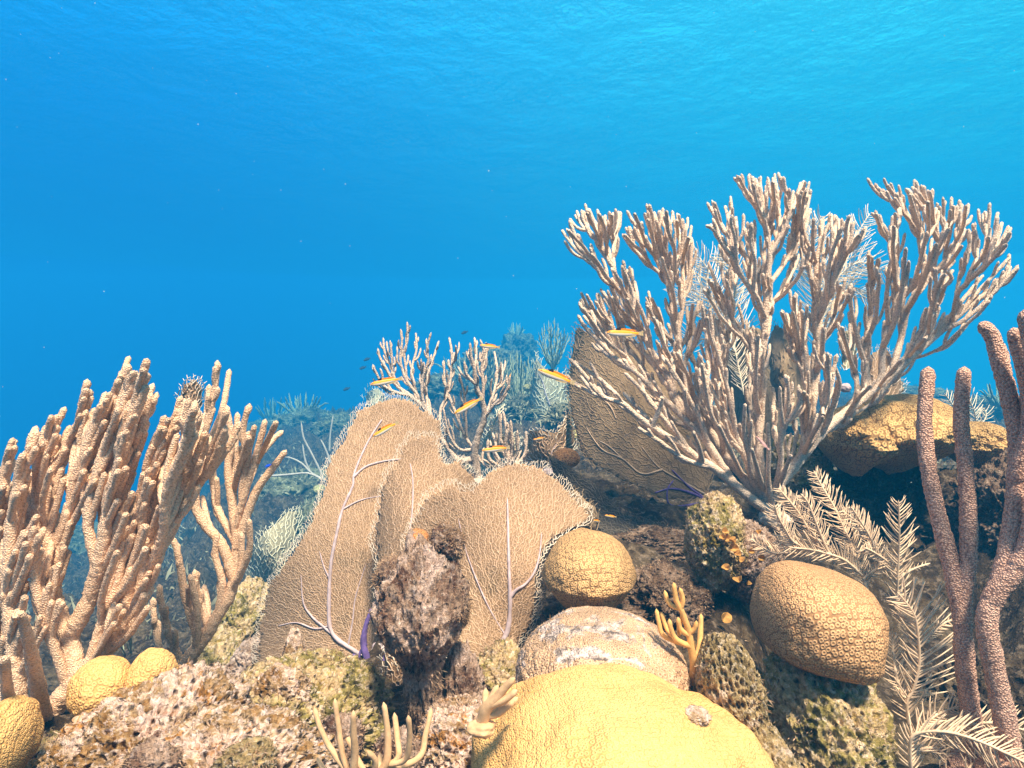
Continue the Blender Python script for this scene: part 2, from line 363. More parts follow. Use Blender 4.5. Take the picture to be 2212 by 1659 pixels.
M['whip'] = plainmat('whip_rind', (0.5, 0.44, 0.4), 0.2, 30)
M['leaf'] = plainmat('leafy_algae', (0.60, 0.33, 0.10), 0.35, 70, trans=0.3)
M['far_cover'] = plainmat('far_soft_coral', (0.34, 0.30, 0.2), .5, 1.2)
M['turf'] = rockmat('turf_fuzz', [(0.10, 0.06, 0.03), (0.28, 0.17, 0.09), (0.45, 0.30, 0.20), (0.20, 0.16, 0.06)], 14, ((0.6, 0.45, 0.35), 0.5), 0.0, 0.001, 160)

# ------------------------------------------------------------------ the sea bed, the surface and the water
CP = [(1106,2300,.42),(1106,2000,.6),(400,1720,.6),(1800,2050,.6),(2200,1720,.8),(0,1750,.6),(650,1590,.85),(850,1600,.9),(1090,1470,1.1),(1300,1350,1.05),
      (1450,1290,1.2),(1550,1260,1.25),(1400,1190,1.42),(1700,1230,1.4),(1600,1160,1.5),(1900,1200,1.6),(2100,1150,1.7),(2250,1130,1.7),(2000,1500,1.15),
      (1750,1500,1.1),(1300,1090,1.85),(1150,1020,2.3),(1250,980,2.4),(1080,950,3.0),(1050,880,4.6),(1150,830,6.5),(900,1080,2.5),(700,1220,2.8),
      (640,1075,3.4),(690,970,4.4),(740,915,5.6),(600,945,6.5),(480,1480,1.55),(530,1530,1.3),(420,1330,2.3),(560,1330,2.5),(350,1430,1.95),
      (300,1530,1.6),(300,1200,4.5),(100,1300,3.2),(0,1250,5),(200,1080,8),(100,990,14),(500,990,9),(1500,930,3.6),(1700,930,3.6),(2150,930,4.2),
      (2200,880,8),(1900,880,6),(1400,860,9),(1106,870,14),(2000,870,14),(-700,1500,1.2),(3000,1350,1.2)]
cpp = [tuple(Q(*c)) for c in CP]+[(0,-2,CZ-.9),(-3,-2,CZ-1.3),(3,-2,CZ-.7),(0,-20,CZ-3),(-20,0,CZ-4.0),(20,0,CZ-2),(-1.2,.2,CZ-.9),(1.2,.2,CZ-.6),(0,0.05,CZ-.5)]
cpp = np.array(cpp)
def polar(x, y): r = np.hypot(x, y); return np.stack([2.2*np.arctan2(x, y+1e-6)*np.clip(r, 0.2, 1)**0.3, np.log(r+0.12)], -1)
CU = polar(cpp[:, 0], cpp[:, 1])
def ground_z(x, y):
    x = np.atleast_1d(np.asarray(x, float)); y = np.atleast_1d(np.asarray(y, float)); U = polar(x, y); out = np.zeros(len(x))
    for s in range(0, len(x), 40000):
        d2 = ((U[s:s+40000, None, :]-CU[None])**2).sum(-1)+0.004; w = d2**-1.9; out[s:s+40000] = (w*cpp[None, :, 2]).sum(1)/w.sum(1)
    return out
def ground_full(x, y):
    r = np.hypot(x, y); z = ground_z(x, y); P = np.stack([x, y, z], -1)
    amp = 0.035*np.clip(r, .5, 12)**1.05
    lum = fbm(P*np.array([5.5, 5.5, 5.5])/np.clip(r, .8, 4)[:, None]**0.4, 4, 3, ridged=True)
    w = worley(P*9/np.clip(r, .8, 5)[:, None]**0.6, 8)
    return z+amp*(lum-0.2)+0.35*amp*(0.5-w)+0.008*fbm(P*45, 3, 12)*np.clip(r, .5, 3)
th = np.concatenate([np.linspace(-math.pi, R(-62), 70)[:-1], np.linspace(R(-62), R(62), 1000), np.linspace(R(62), math.pi, 70)[1:-1]])
rr = np.exp(np.linspace(math.log(0.12), math.log(23), 490)); nT, nR = len(th), len(rr)
X = (rr[:, None]*np.sin(th)[None]).ravel(); Y = (rr[:, None]*np.cos(th)[None]).ravel(); Zg = ground_full(X, Y)
i = np.arange(nR-1)[:, None]*nT; j = np.arange(nT)[None]; j2 = (j+1) % nT
Fg = np.stack([i+j, i+nT+j, i+nT+j2, i+j2], -1).reshape(-1, 4)
Vg = np.vstack([np.stack([X, Y, Zg], -1)]); 
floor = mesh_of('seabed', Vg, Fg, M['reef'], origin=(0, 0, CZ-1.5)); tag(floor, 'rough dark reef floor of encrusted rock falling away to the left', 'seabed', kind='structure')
sel = (np.hypot(X, Y) < 2.0) & (Y > 0.3); g0 = np.stack([X, Y, Zg], -1)[sel]
SURF.append((g0[::2], np.tile([0, 0, 1.0], (len(g0[::2]), 1)), 'ground'))

# the wavy underside of the sea surface
WS = CZ+3.6
ws_r = np.linspace(0.01, 1, 150)**1.5*23.4; ws_t = np.linspace(0, 2*math.pi, 361)[:-1]
X2 = (ws_r[:, None]*np.sin(ws_t)).ravel(); Y2 = (ws_r[:, None]*np.cos(ws_t)).ravel()
P2 = np.stack([X2*0.5, Y2*1.1, 0*X2], -1); Z2 = WS+0.05*fbm(P2*0.9+4, 4, 21)
i = np.arange(149)[:, None]*360; j = np.arange(360)[None]; j2 = (j+1) % 360
surf_m, t = newmat('sea_surface'); co = objco(t)
mp = N(t, 'ShaderNodeMapping'); mp.inputs['Scale'].default_value = (1.4, 1.2, 1); mp.inputs['Rotation'].default_value = (0, 0, R(24)); t.links.new(co, mp.inputs[0])
h = mth(t, 'ADD', noise(t, mp.outputs[0], 0.55, 7, 0.62, 0.3), mth(t, 'MULTIPLY', mth(t, 'MULTIPLY', noise(t, mp.outputs[0], 5.0, 4, 0.6, 0.4), noise(t, mp.outputs[0], 0.35, 2)), 0.22))
nb = bump(t, h, 0.60, 1.0)
fr = N(t, 'ShaderNodeFresnel'); fr.inputs[0].default_value = 1.33; t.links.new(nb, fr.inputs[1])
gl = N(t, 'ShaderNodeBsdfGlossy'); gl.inputs['Roughness'].default_value = 0.12; gl.inputs[0].default_value = (0.95, 0.97, 1, 1); t.links.new(nb, gl.inputs['Normal'])
tr = N(t, 'ShaderNodeBsdfTransparent'); ms = N(t, 'ShaderNodeMixShader'); t.links.new(mth(t, 'MULTIPLY', fr.outputs[0], 0.55), ms.inputs[0]); t.links.new(tr.outputs[0], ms.inputs[1]); t.links.new(gl.outputs[0], ms.inputs[2])
finish(t, ms.outputs[0])
wsurf = mesh_of('water_surface', np.stack([X2, Y2, Z2], -1), np.stack([i+j, i+j2, i+360+j2, i+360+j], -1).reshape(-1, 4), surf_m, origin=(0, 0, WS))
tag(wsurf, 'rippled underside of the sea surface', 'water surface', kind='structure')

# ------------------------------------------------------------------ builders
def poly_in(px, py, poly):
    c = np.zeros(len(px), bool); n = len(poly)
    for a in range(n):
        x1, y1 = poly[a]; x2, y2 = poly[a-1]
        k = ((y1 > py) != (y2 > py)) & (px < (x2-x1)*(py-y1)/((y2-y1) or 1e-9)+x1); c ^= k
    return c
def resample_closed(poly, step, ragged=0.0, seed=0):
    P = np.array(list(poly)+[poly[0]], float)
    P3 = np.c_[P, np.zeros(len(P))]
    P = smooth_path(P3, step)[:-1, :2]
    if ragged:
        T = np.roll(P, -1, 0)-np.roll(P, 1, 0); nrm = np.stack([T[:, 1], -T[:, 0]], -1); nrm /= np.linalg.norm(nrm, axis=1)[:, None]+1e-9
        k = fbm(np.c_[P*0.035/step*4, np.full(len(P), seed)], 4, seed); P = P+nrm*(k*ragged)[:, None]
    return P

def sea_fan(name, label, outline, base, d, mats, bow=0.08, lean=0.0, gap=7.0, ragged=8, veins=(), r_net=0.0007, seed=0, group=None, fringe=1.0, sheet=True, cat='sea fan', nat=0.0):
    """a gorgonian fan: blade sheet, raised net of branchlets that frays past the edge, thick veins, holdfast"""
    m_sheet, m_net, m_vein = mats; r_net *= ws(d)
    O = resample_closed(outline, max(4, gap*0.8), ragged, seed)
    x0, y0 = O.min(0); x1, y1 = O.max(0); cx, cy = (x0+x1)/2, (y0+y1)/2; w, hh = (x1-x0)/2, (y1-y0)/2
    def depth(px, py):
        u = (px-cx)/w; v = (py-cy)/hh
        wv = vnoise(np.stack([px/(w*0.9), py/(hh*0.9), np.full_like(px, seed*1.7)], -1), seed)
        return d+bow*d*(u*u-0.4)*0.6+lean*d*v+0.025*d*wv+nat*u
    def to3(P, off=0.0): P = np.asarray(P, float); return QA(P[:, 0], P[:, 1], depth(P[:, 0], P[:, 1])+off)
    root = thing(name, Q(base[0], base[1], float(depth(np.array([base[0]*1.0]), np.array([base[1]*1.0]))[0])), label, cat, group)
    r_ = np.random.default_rng(seed+100)
    gx, gy = np.meshgrid(np.arange(x0, x1, gap), np.arange(y0, y1, gap)); G = np.stack([gx.ravel(), gy.ravel()], -1)
    G = G+r_.uniform(-0.46, 0.46, G.shape)*gap; G = G[poly_in(G[:, 0], G[:, 1], O)]
    b = np.array(base, float); phi = np.hypot(*(G-b).T)
    # parent of each node: a close neighbour nearer to the base
    par = np.full(len(G), -1)
    for s in range(0, len(G), 500):
        D = np.hypot(G[s:s+500, None, 0]-G[None, :, 0], G[s:s+500, None, 1]-G[None, :, 1])
        dp = phi[s:s+500, None]-phi[None]; ok = (D < gap*2.3) & (dp > 0.35*D) & (D > 0)
        cost = np.where(ok, D-0.45*dp+0.5*gap*r_.random(D.shape), 1e9); k = cost.argmin(1)
        par[s:s+500] = np.where(cost[np.arange(len(k)), k] < 1e8, k, -1)
    cnt = np.ones(len(G)); order = np.argsort(-phi)
    for a in order:
        if par[a] >= 0: cnt[par[a]] += cnt[a]
    leaf = np.ones(len(G), bool); leaf[par[par >= 0]] = False
    A = np.where(par >= 0)[0]; S0 = G[par[A]]; S1 = G[A]; r1 = r_net*np.clip(cnt[A], 1, 200)**0.13; r0 = r_net*np.clip(cnt[par[A]], 1, 200)**0.13
    # frayed tips: forked spurs on the leaves
    L = np.where(leaf & (par >= 0))[0]; dv = G[L]-G[par[L]]; dv /= np.linalg.norm(dv, axis=1)[:, None]+1e-9
    for sg in (-1, 1):
        a = sg*r_.uniform(0.3, 0.9, len(L)); e = np.stack([dv[:, 0]*np.cos(a)-dv[:, 1]*np.sin(a), dv[:, 0]*np.sin(a)+dv[:, 1]*np.cos(a)], -1)
        dl = np.full(len(L), 1e9)
        for s_ in range(0, len(O), 40): dl = np.minimum(dl, np.hypot(G[L][:, 0, None]-O[None, s_:s_+40, 0], G[L][:, 1, None]-O[None, s_:s_+40, 1]).min(1))
        e = G[L]+e*(gap*r_.uniform(0.45, 0.95, len(L))*np.where(dl < gap*1.5, 1.5, 1.0))[:, None]
        S0 = np.vstack([S0, G[L]]); S1 = np.vstack([S1, e]); r0 = np.r_[r0, np.full(len(L), r_net)]; r1 = np.r_[r1, np.full(len(L), r_net*0.75)]
    A3 = to3(S0, -0.0004); B3 = to3(S1, -0.0004); tdir = B3-A3; ln = np.linalg.norm(tdir, axis=1)[:, None]+1e-9; tdir /= ln
    u = np.cross(tdir, np.array([0, 1.0, 0])); u /= np.linalg.norm(u, axis=1)[:, None]+1e-9; v = np.cross(tdir, u)
    VV = []; k = 5
    for q in range(k):
        a = q*2*math.pi/k; o = math.cos(a)*u+math.sin(a)*v
        VV.append(A3+o*r0[:, None]); VV.append(B3+tdir*(r1*0.8)[:, None]+o*r1[:, None])
    VV = np.stack(VV, 1); n = len(A3); bi = (np.arange(n)*2*k)[:, None]; qs = []
    for q in range(k):
        q2 = (q+1) % k; qs.append(np.stack([bi[:, 0]+2*q, bi[:, 0]+2*q2, bi[:, 0]+2*q2+1, bi[:, 0]+2*q+1], -1))
    mid_ = S1; dm = np.full(len(mid_), 1e9)
    for s_ in range(0, len(O), 40): dm = np.minimum(dm, np.hypot(mid_[:, 0, None]-O[None, s_:s_+40, 0], mid_[:, 1, None]-O[None, s_:s_+40, 1]).min(1))
    rim_ = (dm < gap*2.6*(0.6+0.8*r_.random(len(dm)))).astype(np.int32); m_rim = M['fan_rim'] if m_net is M['fan_net'] else m_net
    mesh_of('net', VV.reshape(-1, 3), np.vstack(qs), m_net, root, mats=[m_net, m_rim], mi=np.tile(rim_, k))
    if sheet:
        C = resample_closed(outline, gap*1.1, ragged, seed); T = np.roll(C, -1, 0)-np.roll(C, 1, 0)
        nrm = np.stack([T[:, 1], -T[:, 0]], -1); nrm /= np.linalg.norm(nrm, axis=1)[:, None]+1e-9
        area = 0.5*np.sum(C[:, 0]*np.roll(C[:, 1], -1)-np.roll(C[:, 0], -1)*C[:, 1]); nrm *= (-1 if area > 0 else 1)
        C = C+nrm*(gap*(0.9+0.7*r_.random(len(C)))*fringe)[:, None]
        I = G[poly_in(G[:, 0], G[:, 1], C)][::3]
        pts = [Vector(p) for p in np.vstack([C, I])]; nC = len(C)
        res = geometry.delaunay_2d_cdt(pts, [], [list(range(nC))], 1, 0.01)
        P = np.array([p[:] for p in res[0]]); tri = [f for f in res[2] if len(f) == 3]
        o = mesh_of('blade', to3(P), np.array(tri), m_sheet, root)
        sm = o.modifiers.new('thickness', 'SOLIDIFY'); sm.thickness = 0.0012; sm.offset = 0
    for vp, a0, a1, *mm in veins:
        V3 = to3(np.array(vp, float), -0.0015)
        Tubes().add(smooth_path(V3, 0.006*ws(d)), a0*ws(d), a1*ws(d), 8, 0.10, lump=0.15).build('vein', mm[0] if mm else m_vein, root)
    bb = root.location
    blob('holdfast', (bb[0], bb[1]+0.008, bb[2]-0.005), (0.018, 0.016, 0.014), m_vein, seed, 4, 0.3, parent=root)
    return root

def twig_path(p0, d0, tan, up, L, n=6, aim=0.0):
    """starts along d0 and bends to run beside its parent"""
    out = [np.array(p0, float)]; v = np.array(d0, float)
    for k in range(n):
        f = min(1, (k+1)/(n*0.55)); tgt = tan*(1-up)+np.array([aim, -1.0])*up; tgt /= np.linalg.norm(tgt)+1e-9
        v = v*(1-0.55*f)+tgt*0.55*f; v /= np.linalg.norm(v); v += rng.normal(0, 0.05, 2); out.append(out[-1]+v*L/n)
    return np.array(out)

def rod_coral(name, label, limbs, d, mat, spread=0.12, rb=0.010, rt=0.005, gap=20, tw=(60, 150), up=0.35, jit=0.14, step=0.004, sub=0.5, cat='sea rod', group=None, k=8, start=0.22, hold=0.025, kink=45, mids=None, seed=0, twr=1.0, aim=0.0):
    """branching gorgonian. limbs: (list of grid points, {options}); a limb starts on the closest earlier limb"""
    global rng
    w_ = ws(d); rb, rt, step, hold = rb*w_, rt*w_, step*w_, hold*w_
    rng = np.random.default_rng(1000+seed)
    limbs = [lm if isinstance(lm, tuple) else (lm, {}) for lm in limbs]
    base = limbs[0][0][0]; root = thing(name, Q(base[0], base[1], d), label, cat, group)
    done = []                                # (2D points, depths, radii)
    if mids:                                 # side limbs that carry fingers of their own
        extra = []
        for pts, opt in limbs:
            P = smooth_path(np.c_[np.array(pts, float), np.zeros(len(pts))], 4)[:, :2]; pos = len(P)*.22; sd_ = rng.choice([-1, 1])
            if opt.get('gap', 1) == 0: continue
            while pos < len(P)*.86:
                a = int(pos); tan = P[min(a+3, len(P)-1)]-P[max(a-3, 0)]; tan /= np.linalg.norm(tan)+1e-9; g_ = R(rng.uniform(13, 27))*sd_
                d0 = np.array([tan[0]*math.cos(g_)-tan[1]*math.sin(g_), tan[0]*math.sin(g_)+tan[1]*math.cos(g_)])
                L_ = min(rng.uniform(mids[1], mids[2]), (len(P)-a)*4*0.88)
                if L_ > 40: extra.append((a and [tuple(q) for q in twig_path(P[a], d0, tan, .15, L_, 6)], {'start': .25, 'gap': gap*1.35}))
                sd_ = -sd_; pos += mids[0]/4*rng.uniform(.7, 1.3)
        limbs = limbs+extra
    for li, lm in enumerate(limbs):
        pts, opt = lm
        P = smooth_path(np.c_[np.array(pts, float), np.zeros(len(pts))], 4)[:, :2]
        dst, rst = d, (opt['r']*w_ if 'r' in opt else rb)
        if done and not opt.get('free'):
            best = min(((np.hypot(*(q[0]-P[0]).T).min(), n) for n, q in enumerate(done)))
            q = done[best[1]]; a = np.hypot(*(q[0]-P[0]).T).argmin(); P = P+(q[0][a]-P[0])*np.linspace(1, 0, len(P))[:, None]**2
            dst = q[1][a]; rst = opt['r']*w_ if 'r' in opt else min(q[2][a]*0.92, rb)
        de = opt.get('de', None); de = d+rng.uniform(-spread, spread) if de is None else d+de
        s = np.linspace(0, 1, len(P)); dep = dst+(de-dst)*s**0.8; rad = rst+(rt-rst)*s**0.7
        done.append((P, dep, rad))
        P3 = smooth_path(QA(P[:, 0], P[:, 1], dep), step); tb = Tubes(); tb.add(P3, rst, rt, k, jit, lump=0.06)
        g = opt.get('gap', gap); lo, hi = opt.get('tw', tw); upk = opt.get('up', up); side = rng.choice([-1, 1])
        st = opt.get('start', start if li else 0.4); pos = st*len(P); sides = opt.get('sides', 0)
        while pos < len(P)-4 and g > 0:
            a = int(pos); tan = P[min(a+2, len(P)-1)]-P[max(a-2, 0)]; tan /= np.linalg.norm(tan)+1e-9
            s_ = side if not sides else sides; ang = R(rng.uniform(kink*0.6, kink*1.3))*s_
            d0 = np.array([tan[0]*math.cos(ang)-tan[1]*math.sin(ang), tan[0]*math.sin(ang)+tan[1]*math.cos(ang)])
            L = rng.uniform(lo, hi)*(1-0.78*(a/len(P))**1.8); tp = twig_path(P[a], d0, tan, upk, L, 6, aim)
            dd = dep[a]+rng.uniform(-1, 1)*0.055*d*(L/120.0)*np.linspace(0, 1, len(tp))
            tr_ = rt*rng.uniform(0.9, 1.08)*twr
            tb.add(smooth_path(QA(tp[:, 0], tp[:, 1], dd), step), tr_, tr_*0.92, k, jit, lump=0.08)
            if rng.random() < sub and L > 45:
                b_ = rng.integers(2, 4); t2 = tp[b_+1]-tp[b_]; t2 /= np.linalg.norm(t2); ang = R(kink)*rng.choice([-1, 1])
                d1 = np.array([t2[0]*math.cos(ang)-t2[1]*math.sin(ang), t2[0]*math.sin(ang)+t2[1]*math.cos(ang)])
                L2 = L*rng.uniform(0.35, 0.65); tq = twig_path(tp[b_], d1, t2, upk, L2, 4, aim)
                dq = dd[b_]+rng.uniform(-1, 1)*0.02*d*np.linspace(0, 1, len(tq))
                tb.add(smooth_path(QA(tq[:, 0], tq[:, 1], dq), step), tr_*0.95, tr_*0.88, k, jit, lump=0.08)
            side = -side; pos += g/4*rng.uniform(0.65, 1.4)
        tb.build('branch' if li else 'trunk', mat, root)
    blob('holdfast', Q(base[0], base[1]+hold*0.4/ppm(d), d), (hold*1.3, hold*1.2, hold*0.7), mat, seed, 4, 0.35, parent=root)
    return root

def auto_limbs(cx, by, w, h, n, seed=0, lean=0.0):
    """limbs that fan out from one foot, for far bushes"""
    r_ = np.random.default_rng(seed); out = []
    for q in range(n):
        f = (q/(n-1)-0.5)*2 if n > 1 else 0; f += r_.uniform(-.12, .12)
        tx = cx+f*w/2+lean*h; ty = by-h*(1-0.35*f*f)*r_.uniform(0.85, 1.05)
        out.append([(cx, by), (cx+f*w*0.22, by-h*0.25), (cx+f*w*0.42+lean*h*0.5, by-h*0.55), (tx, ty)])
    return [out[n//2]]+out[:n//2]+out[n//2+1:]

def sea_plume(name, label, fronds, d, mat, r=0.0016, cat='sea plume', group=None, spread=0.05, seed=0):
    """feathery gorgonian. fronds: (rachis points, left length, right length, gap, curl)"""
    r *= ws(d)*0.72; g = np.random.default_rng(500+seed); b = fronds[0][0][0]; root = thing(name, Q(b[0], b[1], d), label, cat, group)
    for rac, ll, lr, gp, curl in fronds:
        P = smooth_path(np.c_[np.array(rac, float), np.zeros(len(rac))], 2)[:, :2]; n = len(P)
        dep = d+g.uniform(-spread, spread)*np.linspace(0, 1, n); tb = Tubes()
        tb.add(smooth_path(QA(P[:, 0], P[:, 1], dep), 0.004), r*2.2, r*1.2, 6, 0.1)
        tp = Tubes(); pos = 4.0; sd = 1
        while pos < n-2:
            a = int(pos); tan = P[min(a+3, n-1)]-P[max(a-3, 0)]; tan /= np.linalg.norm(tan)+1e-9
            for sd, LL in ((-1, ll), (1, lr)):
                if LL <= 0 or g.random() < 0.05: continue
                s = a/n; L = 1.3*LL*(0.55+0.9*s*(1-s)*2)*g.uniform(0.8, 1.12)*(1-0.55*max(0, s-0.75)*4*0.6)
                cj = g.uniform(.3, 1.8); nrm = np.array([tan[1], -tan[0]])*-sd; ang = g.uniform(0.6, 1.15); v = nrm*ang+tan*(0.55+0.1*g.random()); v /= np.linalg.norm(v)
                q = [P[a].copy()]; 
                for k in range(5):
                    v = v+tan*curl*cj*0.16+np.array([0, -1])*curl*0.05+g.normal(0, 0.05, 2); v /= np.linalg.norm(v); q.append(q[-1]+v*L/5)
                q = np.array(q); dd = dep[a]+g.uniform(-0.4, 0.8)*0.03*d*np.linspace(0, 1, len(q))*(L/60)
                tp.add(smooth_path(QA(q[:, 0], q[:, 1], dd), 0.005), r, r*0.75, 5, 0.12)
            pos += 0.92*gp/2*g.uniform(0.75, 1.25)
        ob = tb.build('stem', mat, root); tp.build('pinnae', mat, ob) if False else tp.build('pinnae', mat, root)
    return root
def Z(f, *pts): return [f(*p) for p in pts]

# ------------------------------------------------------------------ reef rocks and stony corals
def dome(low_cut):                     # flatten or tuck in the underside so that the head overhangs
    def f(P):
        z = P[:, 2]; k = np.where(z < low_cut, 1-0.55*np.clip((low_cut-z)/(1+low_cut), 0, 1), 1.0)
        P = P.copy(); P[:, 0] *= k; P[:, 1] *= k; return P
    return f
def rock(name, px, py, d, rx, ry, rz, mat, label, cat, **kw):
    """rx, rz as grid pixels at distance d; ry in metres"""
    s = ppm(d); c = Q(px, py, d); o = blob(name, (c.x, c.y, c.z), (rx*s, ry*ws(d), rz*s), M[mat], **kw); tag(o, label, cat, kw.get('group')); return o

rock('star_coral', 1350, 1786, 0.62, 358, 0.16, 292, 'yellow_star', 'big smooth yellow coral mound filling the bottom centre foreground', 'coral', seed=3, sub=7, low=0.16, lf=1.4, mid=0.05, mf=2.8, fine=0.004, ff=24, turf=None,
     tilt=0.10, shape=lambda P: P*np.c_[np.ones((len(P), 2)), 1-0.06*np.exp(-((P[:, 0]-.42)/.13)**2)+0.05*np.exp(-((P[:, 0]-.68)/.15)**2)])
def skin_depth(cpx, cpy, cd, rx, ry, rz, px, py):      # where the line of sight meets an ellipsoid
    c = Q(cpx, cpy, cd)-Vector((0, 0, CZ)); v = Q(px, py, 1.0)-Vector((0, 0, CZ)); s_ = ppm(cd); a = Vector((rx*s_, ry, rz*s_))
    V_ = Vector([v[k]/a[k] for k in range(3)]); C_ = Vector([c[k]/a[k] for k in range(3)]); A_ = V_.dot(V_); B_ = V_.dot(C_); D_ = B_*B_-A_*(C_.dot(C_)-1)
    return (B_-math.sqrt(max(D_, 0)))/A_
o = rock('encrusted_lump', 1498, 1548, skin_depth(1350, 1786, .62, 358, .16, 292, 1498, 1548)+.006, 34, 0.014, 18, 'pink_rock', 'small pink crusted lump stuck on the yellow coral mound', 'rock', seed=8, sub=5, mid=0.2, low=0.3, fine=0.05)
rock('boulder', 1300, 1462, 0.80, 185, 0.13, 130, 'pale_boulder', 'pale pink encrusted boulder right behind the yellow mound', 'rock', seed=11, sub=7, low=0.09, mid=0.04, fine=0.02, turf='thin')
rock('star_coral', 1271, 1247, 1.02, 101, 0.10, 102, 'mid_star', 'round golden dome coral with ring polyps beside the big sea fan', 'coral', seed=14, sub=7, low=0.11, lf=1.2, mid=0.02, shape=dome(0.0))
rock('star_coral', 1762, 1338, 0.86, 127, 0.11, 116, 'tan_star', 'large tan mushroom shaped coral head on a rock pedestal', 'coral', seed=17, sub=7, low=0.12, lf=1.2, mid=0.015, tilt=0.17, shape=lambda P: dome(-0.6)(np.sign(P)*np.abs(P)**np.array([.72, .9, .74])*.93))
rock('rock_pedestal', 1778, 1600, 0.85, 128, 0.11, 178, 'mossy', 'mottled brown rock pedestal under the tan coral head', 'rock', seed=19, sub=7, low=0.25, mid=0.12, fine=0.05, pits=0.12, turf='full')
rock('honeycomb_rock', 1576, 1500, 0.72, 66, 0.06, 122, 'honey', 'narrow pitted honeycomb rock knob right of the pale boulder', 'rock', seed=23, sub=7, low=0.12, mid=0.06, pits=0.22, pf=8, fine=0.03, tilt=-0.12, turf='thin')
rock('rock_ridge', 1640, 1690, 0.70, 90, 0.08, 170, 'honey', 'speckled rock flank to the right of the yellow mound', 'rock', seed=24, sub=7, low=0.2, mid=0.1, pits=0.12, fine=0.04, tilt=-0.4, turf='thin')
rock('algae_rock', 1545, 1170, 1.12, 62, 0.07, 98, 'mossy', 'upright green and brown algae covered rock below the rod bush', 'rock', seed=27, sub=7, low=0.22, mid=0.12, fine=0.06, pits=0.08, turf='full')
rock('algae_rock', 1612, 1215, 1.14, 62, 0.07, 82, 'turfed', 'brown rock shoulder overgrown with leafy orange algae', 'rock', seed=28, sub=7, low=0.22, mid=0.15, fine=0.06, turf='full')
# centre pillar: head, neck, side lumps in one overgrown rock
def pillar(P):
    z = P[:, 2]; P = P.copy(); k = np.interp(z, [-1.2, -0.75, -0.28, -0.06, 0.10, 0.3, 0.7, 1.2], [0.72, 0.50, 0.46, 0.66, 0.98, 1.12, 1.12, 0.95])
    P[:, 0] *= k; P[:, 1] *= k; P[:, 0] += 0.12*np.clip(-z+0.1, 0, 1); return P
rock('rock_pillar', 908, 1385, 0.86, 90, 0.075, 232, 'turfed', 'dark shaggy rock pillar with bulbous head in front of the sea fans', 'rock', seed=31, sub=7, low=0.20, lf=2.2, mid=0.13, mf=4, fine=0.06, pits=0.14, pf=6, shape=pillar, turf='full')
rock('rock_lump', 1005, 1530, 0.90, 46, 0.045, 130, 'turfed', 'lumpy tan flank leaning on the right of the rock pillar', 'rock', seed=33, sub=7, low=0.3, mid=0.18, fine=0.06, pits=0.1, tilt=-0.08, turf='full')
rock('rock_lump', 965, 1172, 0.87, 38, 0.03, 34, 'turfed', 'fuzzy brown knob on top of the rock pillar', 'rock', seed=34, sub=6, low=0.3, mid=0.2, fine=0.06, turf='full')
rock('rock_lump', 846, 1252, 0.86, 34, 0.03, 46, 'turfed', 'dark bulge on the upper left of the rock pillar', 'rock', seed=171, sub=6, low=0.3, mid=0.2, fine=0.07, pits=0.1, turf='full')
rock('rock_lump', 980, 1300, 0.86, 34, 0.03, 52, 'turfed', 'tan bulge on the right cheek of the rock pillar', 'rock', seed=172, sub=6, low=0.3, mid=0.2, fine=0.07, pits=0.1, turf='full')
rock('cup_sponge', 902, 1168, 0.89, 27, 0.022, 24, 'orange_ball', 'small orange sponge on top of the rock pillar', 'sponge', seed=35, sub=5, low=0.12, mid=0.04)
rock('rock_lump', 1000, 1610, 0.78, 100, 0.08, 85, 'pink_rock', 'pink and orange crusted rock at the foot of the pillar', 'rock', seed=36, sub=7, low=0.3, mid=0.16, fine=0.06, pits=0.12, turf='full')
rock('rock_lump', 1085, 1460, 0.95, 62, 0.06, 62, 'mossy', 'small rubble between the pillar and the pale boulder', 'rock', seed=37, sub=6, low=0.3, mid=0.2, fine=0.08, turf='full')
rock('rock_lump', 1290, 1345, 1.06, 120, 0.08, 48, 'shaded_turf', 'overgrown ledge darkened for shade beneath the golden dome coral', 'rock', seed=38, sub=7, low=0.35, mid=0.2, fine=0.08, turf='full')
rock('rock_lump', 1440, 1300, 1.10, 80, 0.08, 70, 'shaded_turf', 'purple brown rubble darkened for shade right of the golden dome coral', 'rock', seed=39, sub=7, low=0.35, mid=0.22, fine=0.08, turf='full')
# bottom left
rock('boulder', 640, 1592, 0.86, 200, 0.15, 142, 'mossy', 'broad olive mossy boulder at the bottom left of the rock pillar', 'rock', seed=41, sub=7, low=0.16, mid=0.13, fine=0.07, pits=0.22, pf=11, turf='full')
rock('boulder', 590, 1560, 0.80, 110, 0.08, 88, 'mossy', 'small crusted hump on the left of the mossy boulder', 'rock', seed=42, sub=7, low=0.16, mid=0.13, fine=0.07, pits=0.22, pf=11, turf='full')
rock('boulder', 345, 1620, 0.68, 165, 0.13, 140, 'pink_rock', 'whitish pink crusted boulder in the bottom left corner', 'rock', seed=43, sub=7, low=0.16, mid=0.13, fine=0.07, pits=0.22, pf=11, turf='full')
rock('boulder', 470, 1700, 0.62, 250, 0.10, 120, 'pink_rock', 'sunlit crusted rock along the bottom edge left of centre', 'rock', seed=44, sub=7, low=0.2, mid=0.13, fine=0.07, pits=0.22, pf=11, turf='full')
rock('boulder', 120, 1700, 0.70, 150, 0.10, 90, 'mossy', 'dark mossy rock under the left sea rod', 'rock', seed=45, sub=7, low=0.2, mid=0.13, fine=0.07, pits=0.22, turf='full')
rock('star_coral', 222, 1488, 0.71, 62, 0.035, 66, 'yellow_star', 'yellow rounded coral lump left of the two behind the white rock', 'coral', seed=46, sub=6, low=0.14, mid=0.02)
rock('star_coral', 330, 1466, 0.72, 50, 0.03, 60, 'yellow_star', 'yellow rounded coral lump right of the two behind the white rock', 'coral', seed=47, sub=6, low=0.14, mid=0.02)
